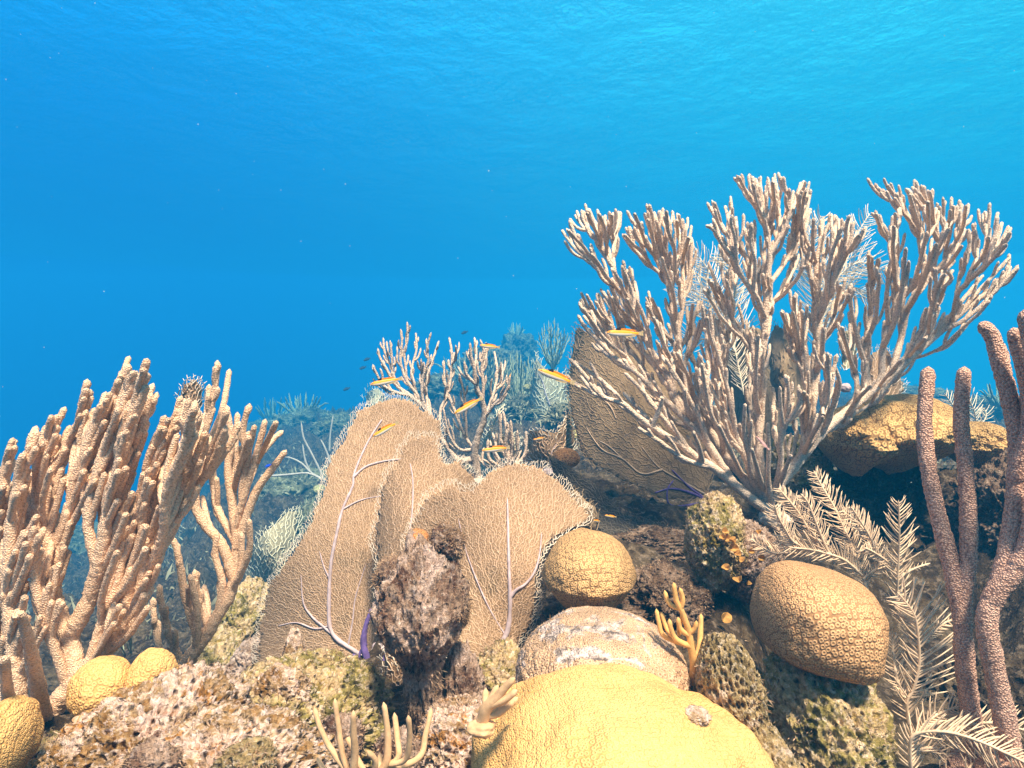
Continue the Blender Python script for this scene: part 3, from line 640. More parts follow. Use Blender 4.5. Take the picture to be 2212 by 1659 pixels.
rock('star_coral', -4, 1610, 0.62, 52, 0.05, 90, 'yellow_star', 'yellow coral head cut by the left edge of the picture', 'coral', seed=48, sub=7, low=0.12, mid=0.02)
rock('cone_sponge', 636, 1420, 1.02, 25, 0.022, 64, 'pink_rock', 'pink crusted cone standing before the left sea fan', 'sponge', seed=49, sub=6, low=0.15, mid=0.12, fine=0.05, shape=lambda P: P*np.c_[1-0.35*P[:, 2], 1-0.35*P[:, 2], np.ones(len(P))], turf='thin')
rock('far_boulder', 545, 1330, 1.75, 50, 0.12, 70, 'mossy', 'grey green rock just left of the big sea fan', 'rock', seed=51, sub=6, low=0.3, mid=0.15, fine=0.06, pits=0.1)
rock('far_boulder', 470, 1440, 1.6, 60, 0.12, 78, 'mossy', 'shaded rock in the gully behind the white rock', 'rock', seed=52, sub=6, low=0.3, mid=0.18, fine=0.06, pits=0.1)
rock('far_boulder', 560, 1430, 1.5, 55, 0.1, 50, 'turfed', 'low dark rock behind the olive boulder', 'rock', seed=53, sub=6, low=0.3, mid=0.18, fine=0.06, pits=0.1)
for k_, a in enumerate([(250,1575,.63,58,50,'pink_rock','pale crusted knuckle left of centre on the white corner boulder'),(405,1548,.70,62,56,'mossy','olive crusted knob between the corner boulder and the mossy boulder'),(530,1650,.57,64,44,'honey','pitted dark crusted knob at the bottom edge'),
  (735,1600,.70,50,56,'turfed','dark shaggy knob on the right part of the mossy boulder'),(330,1655,.56,56,46,'turfed','brown crusted knob at the bottom of the corner boulder'),(610,1490,.80,58,46,'pink_rock','white topped knob with a hollow on the mossy boulder'),(775,1500,.86,46,60,'mossy','yellow brown lump where the mossy boulder meets the purple stem'),
  (150,1640,.60,52,50,'pink_rock','pale lump low beside the cut yellow coral head'),(860,1640,.66,50,60,'turfed','dark brown lump between the finger coral and the pillar foot'),(690,1440,.90,56,34,'mossy','low mossy crest before the cone sponge')]):
    rock('crusted_knob', a[0], a[1], a[2], a[3], a[3]*ppm(a[2])*.9, a[4], a[5], a[6], 'rock', seed=140+k_, sub=6, low=.28, lf=1.5, mid=.16, fine=.08, pits=.2, pf=6, turf='thin')
# right side
rock('brain_coral', 1925, 935, 1.62, 128, 0.2, 82, 'brain', 'large knobbly golden brain coral behind the right rods', 'coral', seed=61, sub=7, low=0.18, lf=1.6, mid=0.06, mf=3, shape=dome(-0.1))
rock('brain_coral', 1845, 960, 1.58, 68, 0.14, 66, 'brain', 'smaller golden lobe at the left foot of the brain coral', 'coral', seed=62, sub=7, low=0.16, mid=0.05, shape=dome(0.0))
rock('brain_coral', 2110, 965, 1.72, 66, 0.14, 52, 'brain', 'pale topped coral head between the thick right rods', 'coral', seed=63, sub=7, low=0.18, mid=0.06, shape=dome(0.0))
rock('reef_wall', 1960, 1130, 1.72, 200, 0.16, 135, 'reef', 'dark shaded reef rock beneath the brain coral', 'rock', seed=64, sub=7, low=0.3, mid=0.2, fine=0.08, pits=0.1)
rock('reef_wall', 2190, 1150, 1.5, 120, 0.16, 150, 'shaded_turf', 'overgrown reef rock darkened for shade at the right edge', 'rock', seed=65, sub=7, low=0.3, mid=0.2, fine=0.08, pits=0.1, turf='full')
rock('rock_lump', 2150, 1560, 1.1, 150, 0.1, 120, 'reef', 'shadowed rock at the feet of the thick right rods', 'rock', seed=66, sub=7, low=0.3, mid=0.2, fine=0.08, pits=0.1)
rock('rock_lump', 1730, 1010, 1.75, 60, 0.08, 60, 'mossy', 'pale mossy rock glimpsed through the rod bush', 'rock', seed=67, sub=6, low=0.3, mid=0.2, fine=0.08)
rock('stony_coral', 1222, 990, 1.62, 30, 0.04, 23, 'orange_ball', 'small orange round coral left of the dark fan', 'coral', seed=68, sub=6, low=0.12, mid=0.02)
rock('rock_lump', 1420, 1180, 1.45, 120, 0.08, 38, 'shaded_turf', 'rough ledge below the black sea fan', 'rock', seed=69, sub=7, low=0.35, mid=0.22, fine=0.08, turf='full')

# leafy algae on the shoulder rock
lf = thing('leafy_algae', Q(1600, 1230, 1.06), 'cluster of round orange brown leafy algae on the shaded rock shoulder', 'algae')
for q, (u, v, r_) in enumerate([(1430,340,26),(1410,300,22),(1460,395,28),(1480,430,22),(1410,505,22),(1490,575,24),(1500,460,20),(1560,410,18),(1620,450,20),(1450,350,20),(1395,330,18),(1600,300,14),(1410,790,36),(1540,590,14)]):
    px, py = (1200+u*.434)/1.1573, (1200+v*.434)/1.1573; rr_ = r_*.375*ppm(1.06); bm = bmesh.new()
    c = bm.verts.new((0, 0, 0)); ring = []
    for a in range(18):
        th_ = a*2*math.pi/18; k = 1+0.12*math.sin(3*th_+q)+random.uniform(-.06, .06); ring.append(bm.verts.new((math.cos(th_)*rr_*k, -0.004+0.003*math.sin(2*th_+q), math.sin(th_)*rr_*k*0.8)))
    for a in range(18): bm.faces.new((c, ring[a], ring[(a+1) % 18]))
    me = bpy.data.meshes.new('frond'); bm.to_mesh(me); bm.free(); me.materials.append(M['leaf'])
    fo = bpy.data.objects.new('frond', me); COL.objects.link(fo); fo.parent = lf; fo.location = Q(px, py, 1.035+0.01*random.random())-lf.location
    fo.rotation_euler = (random.uniform(-.9, -.2), random.uniform(-.4, .4), random.uniform(-.5, .5))
    sm = fo.modifiers.new('thickness', 'SOLIDIFY'); sm.thickness = 0.0008

# ------------------------------------------------------------------ the big rod bush on the right
B = lambda *p, **k: (Z(Z5, *p), k)
bush = [
 B((1045,1660),(1010,1600),(980,1500),(972,1380),(970,1250),(970,1100),(960,980),(930,880),(890,790), r=.012, de=-.02),
 B((1040,1640),(960,1600),(860,1520),(760,1440),(690,1400),(600,1330),(500,1270),(400,1200),(330,1140),(240,1110),(180,1040),(120,970),(80,930), r=.011, de=-.10, start=.3, gap=26),
 B((860,1520),(780,1400),(720,1310),(640,1230),(560,1150),(480,1080),(400,1000),(300,930),(230,860),(160,790),(120,725), r=.009, de=-.05, gap=26),
 B((720,1310),(660,1220),(590,1120),(540,1010),(470,900),(420,800),(370,720),(340,640),(280,580),(220,520),(160,450),(120,380),(80,280), r=.008, de=0),
 B((300,600),(290,500),(240,420),(190,350),(150,290),(138,232)), B((290,520),(285,430),(290,330),(285,245)), B((240,420),(215,330),(170,225)), B((260,440),(250,330),(218,250)),
 B((400,1000),(330,900),(260,830),(200,730),(150,700),(132,650)), B((330,880),(290,780),(230,700),(200,655)), B((420,860),(360,780),(300,720),(240,650)),
 B((470,900),(440,820),(390,720),(370,620),(350,510)), 
 B((1000,1600),(900,1500),(800,1380),(740,1270),(700,1180),(650,1090),(610,1000),(590,900),(590,800),(560,700),(560,620),(520,540),(480,440),(430,360),(380,290),(350,235), r=.010, de=.05),
 B((590,800),(610,700),(620,600),(610,500),(640,430),(655,360)), B((560,640),(520,480),(470,330),(458,265)), B((580,620),(580,430),(545,330),(535,235)), B((520,540),(440,480),(380,400),(365,310)),
 B((540,450),(510,340),(500,235)), B((600,560),(600,420),(590,275)), B((590,900),(540,820),(490,740),(450,660),(440,640)), B((610,1000),(640,880),(660,760),(690,660)),
 B((970,1100),(985,960),(995,830),(1000,700),(1010,560),(1020,450),(1010,350),(970,250),(930,170),(850,80), r=.009, de=-.05),
 B((1010,350),(985,230),(940,90)), B((1015,380),(1010,250),(985,170),(970,80)), B((1020,450),(1060,380),(1100,300),(1110,200),(1090,120),(1070,75)), B((1060,360),(1060,250),(1040,160),(1035,80)),
 B((1060,600),(1120,480),(1150,380),(1180,280),(1195,190),(1188,130)), B((1140,400),(1140,300),(1160,220),(1150,135)), B((1005,720),(1060,640),(1110,560),(1160,440)),
 B((930,880),(870,770),(810,700),(770,620),(740,560)), B((1000,740),(960,640),(900,560),(850,460),(800,400),(760,330),(720,305)), B((850,460),(810,330),(770,270),(735,215)), B((870,480),(860,370),(840,300),(845,255)),
 B((960,600),(960,480),(930,380),(935,290)), B((940,900),(850,760),(830,600),(840,520)),
 B((1060,1600),(1080,1500),(1090,1400),(1080,1300),(1100,1200),(1110,1100),(1100,1010), r=.008, de=-.14, start=.4, tw=(40, 110)), B((1090,1260),(1140,1180),(1165,1120),(1160,1070), de=-.14, tw=(30, 60)), B((1080,1250),(1070,1150),(1068,1060), de=-.14, gap=0),
 B((1100,1570),(1170,1450),(1220,1350),(1230,1200),(1210,1090),(1180,990),(1150,880),(1110,770),(1075,700), r=.010, de=.02),
 B((1230,1200),(1250,1050),(1250,900),(1250,760),(1250,620),(1240,500),(1250,420),(1290,320),(1310,258), r=.008, de=.06), B((1250,760),(1300,640),(1330,520),(1370,400),(1380,310),(1395,255)), B((1245,620),(1200,520),(1190,430),(1170,370),(1180,270)),
 B((1250,900),(1300,800),(1340,690),(1400,590)), B((1330,520),(1330,400),(1325,255)), B((1340,500),(1400,420),(1430,330)), B((1180,990),(1160,860),(1150,740),(1140,620)),
 B((1110,1570),(1300,1300),(1450,1160),(1600,1020),(1730,900),(1880,760),(2000,650),(2090,580),(2135,510),(2142,438), r=.012, de=.10, start=.35, sides=-1, gap=22),
 B((1600,1020),(1640,850),(1670,700),(1730,600),(1800,520),(1870,440),(1900,360),(1915,270),(1908,185), r=.008, de=.10), B((1500,1110),(1480,960),(1480,820),(1500,700),(1490,580),(1490,440), r=.008, de=.12),
 B((1560,1060),(1560,900),(1590,760),(1620,640),(1610,520),(1600,420),(1560,320),(1495,245), r=.008, de=.06), B((1700,640),(1740,560),(1740,450),(1730,330),(1660,250),(1590,190),(1522,125)), B((1780,540),(1810,400),(1790,300),(1730,220),(1655,132)),
 B((1840,480),(1850,340),(1830,250),(1845,190)), B((1740,420),(1700,320),(1640,230),(1612,155)), B((1800,330),(1770,240),(1715,150)), B((1880,760),(1900,640),(1960,560),(2040,480),(2110,400),(2150,335)),
 B((1960,560),(1990,460),(1990,380),(1980,320)), B((2040,480),(2060,400),(2080,330),(2088,262)), B((2050,420),(2040,300),(2028,238)), B((1730,900),(1790,760),(1800,640),(1870,560),(1850,520)), B((1640,980),(1720,820),(1790,700),(1820,560)),
 B((1400,1210),(1440,1120),(1430,1000),(1400,900),(1410,760)), B((1300,1300),(1320,1200),(1350,1060),(1320,955), gap=0), B((1240,1400),(1280,1200),(1300,1100),(1290,900)),
 B((950,1560),(900,1400),(850,1280),(800,1150),(780,1050),(760,900),(730,800),(720,880)[:2], r=.008, de=-.08), B((890,1480),(830,1350),(780,1240), gap=0, de=-.14), B((700,1420),(690,1350),(660,1270), gap=0, de=-.12),
 B((965,1560),(930,1420),(900,1290),(905,1140), gap=0, de=-.14), B((975,1560),(930,1450),(925,1350),(935,1215), gap=0, de=-.12), B((980,1550),(960,1450),(935,1350), gap=0, de=-.14), B((800,1380),(790,1300),(740,1180),(720,1080),(700,950)),
 B((1020,1600),(1010,1480),(1015,1350),(1010,1230), gap=0, de=-.10), B((1090,1560),(1100,1450),(1120,1380), gap=0, de=-.13), B((660,1220),(630,1150),(620,1070), gap=0, de=-.10), B((500,1200),(520,1120)[:2],(505,1115), gap=0, de=-.1),
 B((1180,1440),(1190,1330),(1180,1200),(1200,1080)), B((840,1440),(820,1330),(770,1160), gap=24), B((860,1000),(830,900),(800,800),(760,740))]
rod_coral('sea_rod_bush', 'huge pale candelabra rod bush with hundreds of fingers spreading over the right half', bush, 1.45, M['rod_bush'], spread=.17, rb=.0064, rt=.0036, gap=22, tw=(32, 80), up=.42, sub=.25, kink=34, seed=1, jit=.09, mids=(46, 80, 220))

# ------------------------------------------------------------------ left rods
L = lambda *p, **k: (list(p), k)
left = [L((20,1720),(60,1620),(110,1540),(170,1460),(230,1400),(290,1320),(325,1240),(345,1190),(380,1120),(420,1060),(450,1010),(472,950), r=.014, de=.03, start=.35),
 L((170,1460),(150,1380),(120,1300),(110,1200),(100,1100),(110,1030),(150,960),(175,900),(183,850), r=.011, de=.05), L((150,1380),(200,1280),(230,1180),(260,1080),(290,980),(312,900),(328,848), r=.010, de=0),
 L((110,1250),(140,1150),(180,1060),(210,980),(240,900),(258,840),(274,795), r=.009, de=.04), L((40,1660),(35,1500),(30,1400),(20,1300),(20,1200),(30,1100),(45,1030),(62,980),(70,932), r=.012, de=0),
 L((230,1400),(260,1330),(300,1200),(330,1100),(350,1000),(372,930),(388,870), r=.009, de=.02), L((200,1290),(220,1200),(238,1100),(260,1000),(285,900),(314,806), r=.009, de=-.03), L((10,1660),(-10,1400),(-8,1200),(2,1080),(12,1010),(28,962), r=.011, de=.05),
 L((300,1320),(315,1240),(310,1150),(315,1060),(332,980),(360,900)), L((380,1120),(400,1050),(405,980),(395,900)), L((425,1060),(460,1000),(478,955)), L((120,1200),(80,1120),(80,1030),(105,960),(120,905)), L((150,1130),(160,1040),(190,960),(222,880)),
 L((210,1230),(190,1130),(205,1050),(235,960),(288,815)), L((260,1350),(285,1260),(290,1180),(290,1080)), L((60,1300),(60,1200),(55,1120),(80,1040)), L((100,1450),(85,1350),(70,1250),(75,1150)),
 L((190,1430),(215,1350),(250,1270),(270,1180),(300,1100)), L((320,1240),(350,1150),(360,1060),(400,960),(415,900)), L((90,1560),(75,1460),(60,1380),(45,1330),(28,1335), r=.010, de=-.15, gap=0), L((60,1640),(30,1560),(15,1480),(10,1420), r=.009, de=-.15, gap=0),
 L((250,1390),(275,1340),(268,1280),(280,1225), gap=0), L((340,1195),(330,1160),(300,1100), gap=0)]
rod_coral('sea_rod', 'dense orange tan sea rod with thick leaning fingers at the left edge', left, 0.76, M['rod_left'], spread=.08, rb=.0060, rt=.0039, gap=14, tw=(90, 180), up=.75, kink=20, sub=.4, step=.003, seed=2, jit=.12, k=10, aim=.42)
left2 = [L((382,1500),(395,1440),(430,1395),(470,1330),(500,1275),(512,1180),(500,1080),(492,1010),(500,950),(489,875), r=.010, de=.0, start=.5, gap=0), L((505,1250),(480,1180),(440,1130),(420,1080),(430,990),(450,900),(464,840),(470,778), r=.008, tw=(60, 110)),
 L((430,1010),(460,940),(482,880),(496,797), gap=0), L((425,1050),(440,960),(448,880),(452,830), gap=0), L((510,1140),(530,1050),(530,980),(525,930),(537,875), gap=60, tw=(40, 80)), L((515,1180),(550,1070),(590,1010),(619,972), r=.007, gap=0), L((530,1070),(560,990),(590,950),(612,930), gap=0),
 L((525,1110),(545,1020),(560,960),(574,905), gap=0), L((560,1000),(580,950),(598,910), gap=0), L((510,1100),(508,1000),(513,890), gap=0), L((505,1060),(520,1000),(540,940)), L((520,1180),(470,1090),(462,1000),(475,930), gap=50, tw=(40, 80)),
 L((440,1400),(420,1340),(400,1280),(385,1200),(372,1160), r=.007, gap=34, tw=(30, 60)), L((400,1440),(370,1380),(350,1310),(344,1262), gap=34, tw=(30, 60)), L((420,1400),(425,1320),(410,1240), gap=0), L((440,1390),(450,1320),(440,1262), gap=0), L((470,1330),(480,1260),(465,1200),(470,1150), gap=40, tw=(30, 60)),
 L((505,1275),(530,1220),(540,1180),(538,1120), gap=0), L((500,1280),(520,1230),(522,1150), gap=0), L((385,1480),(350,1420),(335,1350),(330,1290), gap=36, tw=(30, 60)), L((455,1360),(430,1290),(420,1230), gap=30, tw=(30, 60))]
rod_coral('sea_rod', 'open tan sea rod with long straight fingers just right of the dense left one', left2, 0.92, M['rod_left'], spread=.06, rb=.0056, rt=.0040, gap=36, tw=(60, 130), up=.6, kink=26, sub=.3, step=.0035, seed=3, jit=.1, aim=.15)

# ------------------------------------------------------------------ middle rods
C3 = lambda *p, **k: (Z(Z3, *p), k)
mid = [C3((1465,1080),(1440,940),(1460,820),(1500,700),(1490,600),(1450,500),(1440,400),(1420,320),(1413,236), r=.012),
 C3((1440,960),(1340,960),(1290,900),(1220,800),(1150,660),(1040,560),(960,500),(900,400),(860,330),(846,270), r=.010), C3((960,500),(930,400),(905,330),(885,280),(880,206)), C3((1150,640),(1100,560),(1030,470),(1000,400),(985,330),(995,240),(988,153)),
 C3((1030,470),(1020,380),(1010,290),(1030,220),(1027,108)), C3((1100,560),(1060,460),(1060,380),(1085,280),(1080,176)), C3((1180,640),(1140,560),(1130,450),(1160,350),(1150,270),(1175,173)), C3((1200,640),(1160,500),(1170,400),(1200,300),(1222,225)),
 C3((1220,800),(1230,650),(1270,560),(1290,480),(1300,380),(1300,290),(1285,203)), C3((1300,380),(1328,330),(1325,250)), C3((1040,560),(950,540),(880,500),(840,430),(815,370)), C3((1450,500),(1390,430),(1378,348)), C3((1440,400),(1452,300),(1440,203)),
 C3((1490,600),(1495,500),(1485,380),(1500,300),(1475,216)), C3((1500,700),(1540,600),(1570,500),(1580,400),(1562,290)), C3((1570,560),(1610,480),(1612,368)), C3((1500,700),(1560,620),(1620,560),(1650,500),(1660,440)), C3((1450,900),(1380,800),(1340,700),(1300,600),(1260,480),(1252,345)),
 C3((1430,900),(1350,900),(1290,820),(1260,700),(1250,640)), C3((1400,820),(1390,680),(1380,560),(1345,425)), C3((1500,400),(1515,320),(1511,235)), C3((1140,560),(1115,440),(1113,335)), C3((930,430),(930,330),(922,222)), C3((1420,400),(1410,350),(1403,290))]
rod_coral('sea_rod', 'whitish knobbly sea rod rising behind the big sea fans in the centre', mid, 1.85, M['rod_mid'], spread=.10, rb=.0046, rt=.0030, gap=17, tw=(20, 48), up=.4, kink=50, sub=.2, step=.006, seed=4, jit=.16, start=.25)
mid2 = [C3((1650,1060),(1640,960),(1630,880),(1640,770), r=.006), C3((1640,960),(1600,880),(1600,780),(1590,658)), C3((1640,960),(1660,880),(1640,780),(1615,655)), C3((1650,980),(1680,900),(1670,800),(1662,712)), C3((1660,1000),(1710,920),(1700,840),(1705,773)),
 C3((1650,1020),(1740,940),(1760,860),(1757,778)), C3((1630,1020),(1560,940),(1570,860),(1550,790)), C3((1620,1030),(1530,960),(1520,900),(1525,830)), C3((1600,1040),(1500,1000),(1490,930),(1500,880))]
rod_coral('sea_rod', 'small upright sea rod between the front fan and the bright fan', mid2, 1.68, M['rod_mid'], spread=.05, rb=.0044, rt=.0036, gap=26, tw=(16, 40), up=.4, sub=.1, step=.006, seed=5)

# ------------------------------------------------------------------ thick rods on the right
R_ = lambda *p, **k: (list(p), k)
rod_coral('sea_rod', 'two tall thick pinkish rods rising side by side near the right edge',
 [R_((2110,1640),(2092,1500),(2082,1400),(2080,1330),(2084,1270),(2092,1190),(2091,1094),(2084,994),(2076,900),(2083,792), r=.0112, de=.0, gap=0),
  R_((2080,1345),(2062,1250),(2042,1174),(2022,1094),(2003,994),(1997,900),(2006,792), r=.0105, de=.02, gap=0)], 0.80, M['rod_right'], rb=.0090, rt=.0079, gap=0, step=.003, k=14, jit=.07, seed=6)
rod_coral('sea_rod', 'stout pinkish branching rod cut by the right edge with tips bent left',
 [R_((2185,1650),(2170,1551),(2146,1435),(2132,1335),(2160,1254),(2184,1154),(2196,1034),(2196,950),(2180,860),(2158,780),(2142,725),(2116,697), r=.0120, de=.0, gap=0),
  R_((2194,1034),(2225,930),(2222,840),(2206,770),(2188,708), r=.011, de=-.03, gap=0), R_((2165,810),(2160,770),(2152,738), r=.009, gap=0), R_((2150,1300),(2225,1180),(2240,1000),(2235,800),(2214,668), r=.011, de=-.06, gap=0),
  R_((2200,1010),(2235,930),(2245,870), r=.0095, gap=0)], 0.76, M['rod_right'], rb=.0090, rt=.0078, gap=0, step=.003, k=14, jit=.07, seed=7)

# ------------------------------------------------------------------ finger corals in the foreground
F4 = lambda *p, **k: (Z(Z4, *p), k)
rod_coral('finger_coral', 'cluster of pale upright fingers at the bottom edge before the mossy boulder',
 [F4((800,1900),(740,1700),(745,1560),(735,1430),(735,1285), r=.0034, gap=0), F4((760,1740),(640,1600),(560,1480),(510,1370),(480,1262), gap=0), F4((700,1680),(660,1560),(640,1400),(625,1300),(615,1208), gap=0), F4((830,1800),(960,1640),(970,1500),(950,1350),(930,1232), gap=0, r=.0033),
  F4((960,1660),(1040,1600),(1020,1450),(1000,1300), gap=0), F4((970,1680),(1080,1620),(1100,1450),(1090,1318), gap=0), F4((1000,1750),(1190,1620),(1210,1450),(1240,1272), gap=0), F4((850,1750),(880,1620),(820,1545), gap=0), F4((850,1760),(780,1640),(700,1470)[:2],(705,1480), gap=0),
  F4((920,1700),(910,1620),(905,1560), gap=0), F4((700,1800),(560,1700),(500,1590), gap=0)], 0.50, M['finger_pale'], rb=.0032, rt=.0019, gap=0, step=.003, k=10, jit=.05, cat='coral', seed=8, spread=.03, hold=.012)
Z6 = lambda u, v: ((1200+u*.434)/1.1573, (1200+v*.434)/1.1573)
F6 = lambda *p, **k: (Z(Z6, *p), k)
rod_coral('finger_coral', 'slender orange antler coral standing between the pale boulder and the honeycomb knob',
 [F6((1225,1250),(1225,1150),(1230,1050),(1215,960),(1205,880),(1180,800),(1160,750),(1130,690),(1115,590), r=.005, gap=0), F6((1235,1060),(1265,980),(1270,880),(1273,770), r=.0045, gap=0), F6((1155,740),(1100,720),(1075,680),(1063,635), gap=0), F6((1160,740),(1170,690),(1150,620), gap=0),
  F6((1210,960),(1130,920),(1100,860),(1090,800), gap=0), F6((1200,960),(1060,900),(1030,820),(1015,742), gap=0), F6((1140,920),(1080,860),(1042,760), gap=0), F6((1215,880),(1240,850),(1247,810), gap=0), F6((1190,900),(1150,860),(1140,790), gap=0), F6((1265,980),(1240,940),(1235,925), gap=0),
  F6((1170,770),(1145,850),(1150,900), gap=0)], 0.76, M['finger'], rb=.0038, rt=.0024, gap=0, step=.003, k=10, jit=.05, cat='coral', seed=9, spread=.02, hold=.012)
rod_coral('finger_coral', 'short pale antler coral wedged left of the yellow mound',
 [F6((10,1400),(40,1310),(90,1260),(150,1190),(200,1140), r=.006, gap=0), F6((40,1310),(30,1260),(35,1200), gap=0), F6((50,1300),(80,1230),(105,1180), gap=0), F6((60,1310),(140,1270),(215,1210), gap=0), F6((60,1330),(150,1310),(220,1250), gap=0), F6((30,1360),(110,1340),(200,1270), gap=0)], 0.60, M['finger_pale'], rb=.0042, rt=.0025, gap=0, step=.003, k=10, jit=.05, cat='coral', seed=10, spread=.02, hold=.01)

# ------------------------------------------------------------------ sea fans
FM = (M['fan'], M['fan_net'], M['vein']); FD = (M['fan_dark'], M['fan_dark_net'], M['vein_tan']); FP = (M['fan_pale'], M['fan_pale_net'], M['vein']); FB = (M['fan_black'], M['fan_black_net'], M['vein_tan'])
V = lambda a0, a1, *p: (list(p), a0, a1)
sea_fan('sea_fan', 'largest tan sea fan leaning left with a long lavender vein', [(552,1470),(548,1380),(568,1285),(600,1215),(648,1150),(688,1062),(700,1000),(738,932),(764,884),(802,862),(858,848),(890,858),(930,880),(955,900),(962,940),(965,985),(968,1050),(940,1120),(880,1200),(870,1300),(850,1390),(800,1440),(720,1440),(630,1480)],
 (800,1432), 1.42, FM, bow=.10, lean=-.05, gap=3.9, ragged=9, r_net=.00040, fringe=2.4, seed=1,
 veins=[V(.0048,.0016,(800,1428),(760,1402),(728,1380),(712,1350),(711,1280),(716,1210),(728,1150),(740,1100),(762,1050),(764,1028),(778,990),(800,945),(826,905)), V(.0024,.001,(764,1030),(790,1008),(830,996),(860,992),(900,985)),
  V(.003,.001,(745,1392),(700,1355),(672,1330),(655,1300),(650,1240)), V(.002,.0008,(712,1352),(680,1358),(640,1345),(600,1352)), V(.002,.0008,(712,1250),(700,1225),(690,1190)), V(.0018,.0008,(740,1100),(780,1080),(830,1070)), V(.0018,.0008,(752,1395),(762,1340),(768,1290),(790,1220))])
sea_fan('sea_fan', 'tan sea fan in the middle, overlapping the largest fan with a curled pale edge', [(812,1330),(806,1250),(800,1160),(812,1080),(824,1030),(850,985),(866,950),(890,936),(938,932),(954,956),(962,990),(985,985),(1006,985),(1014,1005),(1032,1020),(1045,1060),(1010,1120),(940,1200),(900,1290),(860,1370)],
 (822,1400), 1.30, FM, bow=.12, lean=-.04, gap=4.1, ragged=9, r_net=.00040, fringe=2.4, seed=2,
 veins=[V(.0026,.001,(822,1400),(842,1330),(862,1240),(880,1170),(890,1110),(892,1040),(886,1000)), V(.007,.004,(790,1420),(786,1380),(792,1345),(806,1318),M['vein_purple']) if False else V(.002,.001,(842,1330),(868,1300),(880,1260))])
sea_fan('sea_fan', 'rounded tan sea fan in front with a straight pale central vein and frayed white rim', [(880,1400),(858,1300),(862,1200),(872,1150),(900,1090),(936,1052),(975,1036),(1008,1050),(1030,1030),(1048,1012),(1090,995),(1132,993),(1170,1000),(1212,1028),(1250,1068),(1284,1108),(1274,1132),(1222,1160),(1184,1190),(1172,1235),(1166,1320),(1130,1400),(1080,1440),(1000,1440)],
 (1080,1425), 1.16, FM, bow=.06, lean=-.04, gap=4.7, ragged=9, r_net=.00040, fringe=2.4, seed=3,
 veins=[V(.0046,.0012,(1078,1425),(1085,1390),(1098,1355),(1102,1300),(1100,1240),(1098,1160),(1096,1075)), V(.003,.0008,(1100,1295),(1115,1275),(1135,1262),(1155,1235),(1166,1195),(1170,1150)), V(.0015,.0006,(1090,1370),(1050,1300),(1010,1200),(990,1120))])
# purple holdfast stems at the foot of the left fans
ph = thing('sea_fan_stump', Q(805,1445,1.2), 'bare purple forked sea fan stem at the foot of the large fans', 'sea fan')
for k_, pts in enumerate([[(812,1470),(800,1440),(786,1400),(788,1360),(800,1325),(806,1312)],[(812,1470),(822,1440),(835,1420),(838,1398)],[(805,1450),(780,1430),(762,1412)],[(790,1390),(778,1410),(776,1425)]]):
    Tubes().add(smooth_path(QA(*np.array(pts, float).T, 1.2), .005), [.0075,.006,.005,.0035][k_], [.004,.004,.003,.002][k_], 8, .12, lump=.2).build('branch', M['vein_purple'], ph)
sea_fan('sea_fan', 'small dull tan sea fan low between the mossy boulder and the pillar', Z(Z4,(925,820),(1000,880),(1080,1000),(1110,1090),(1110,1300),(1060,1340),(1000,1260),(930,1200),(915,1100),(912,900)), (885,1545), 1.05, FM, gap=7, ragged=5, seed=4, veins=[V(.0016,.0007,*Z(Z4,(1110,1190),(1030,1130),(950,1080)))])
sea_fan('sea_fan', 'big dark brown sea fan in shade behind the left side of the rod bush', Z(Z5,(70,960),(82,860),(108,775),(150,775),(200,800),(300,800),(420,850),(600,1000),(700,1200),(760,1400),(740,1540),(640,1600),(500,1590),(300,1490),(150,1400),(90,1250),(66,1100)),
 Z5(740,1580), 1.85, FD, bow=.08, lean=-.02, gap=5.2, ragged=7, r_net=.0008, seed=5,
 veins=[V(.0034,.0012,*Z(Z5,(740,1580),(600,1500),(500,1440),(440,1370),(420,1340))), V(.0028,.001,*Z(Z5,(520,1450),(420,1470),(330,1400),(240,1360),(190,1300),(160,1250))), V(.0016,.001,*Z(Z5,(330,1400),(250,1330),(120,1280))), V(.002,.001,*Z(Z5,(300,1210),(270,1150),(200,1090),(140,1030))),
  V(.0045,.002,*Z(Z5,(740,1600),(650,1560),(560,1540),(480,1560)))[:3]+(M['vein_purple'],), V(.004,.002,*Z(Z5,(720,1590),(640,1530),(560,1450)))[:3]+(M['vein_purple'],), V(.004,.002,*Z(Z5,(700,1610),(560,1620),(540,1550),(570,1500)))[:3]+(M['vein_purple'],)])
sea_fan('sea_fan', 'wavy tan sea fan with a swept up tip left of the dark fan', Z(Z3,(1690,940),(1715,850),(1770,775),(1850,762),(1930,775),(1975,710),(2015,630),(2040,680),(2060,780),(2070,900),(2000,960),(1900,1010),(1800,1010)), Z3(1900,1020), 1.9, FM, bow=.12, gap=5.5, ragged=6, r_net=.001, seed=6,
 veins=[V(.0016,.0008,*Z(Z3,(1900,1010),(1920,900),(1990,800)))])
sea_fan('sea_fan', 'bright cream sea fan behind the small upright rod', Z(Z3,(1450,1080),(1470,960),(1478,880),(1500,800),(1540,720),(1590,640),(1622,612),(1610,680),(1560,780),(1640,800),(1710,800),(1740,900),(1700,1040),(1560,1090)), Z3(1560,1090), 2.05, FP, bow=.1, gap=5.5, ragged=6, r_net=.001, seed=7)
sea_fan('sea_fan', 'hazy grey pointed sea fan behind the yellow wrasse', Z(Z3,(1750,620),(1760,560),(1790,440),(1805,320),(1835,300),(1860,350),(1900,410),(1990,408),(2010,480),(2020,620),(1965,700),(1900,745),(1820,735)), Z3(1920,745), 3.3, FP, bow=.06, gap=6, ragged=5, r_net=.0014, seed=8,
 veins=[V(.005,.002,*Z(Z3,(1920,745),(1915,660),(1880,560),(1860,480),(1830,420)))])
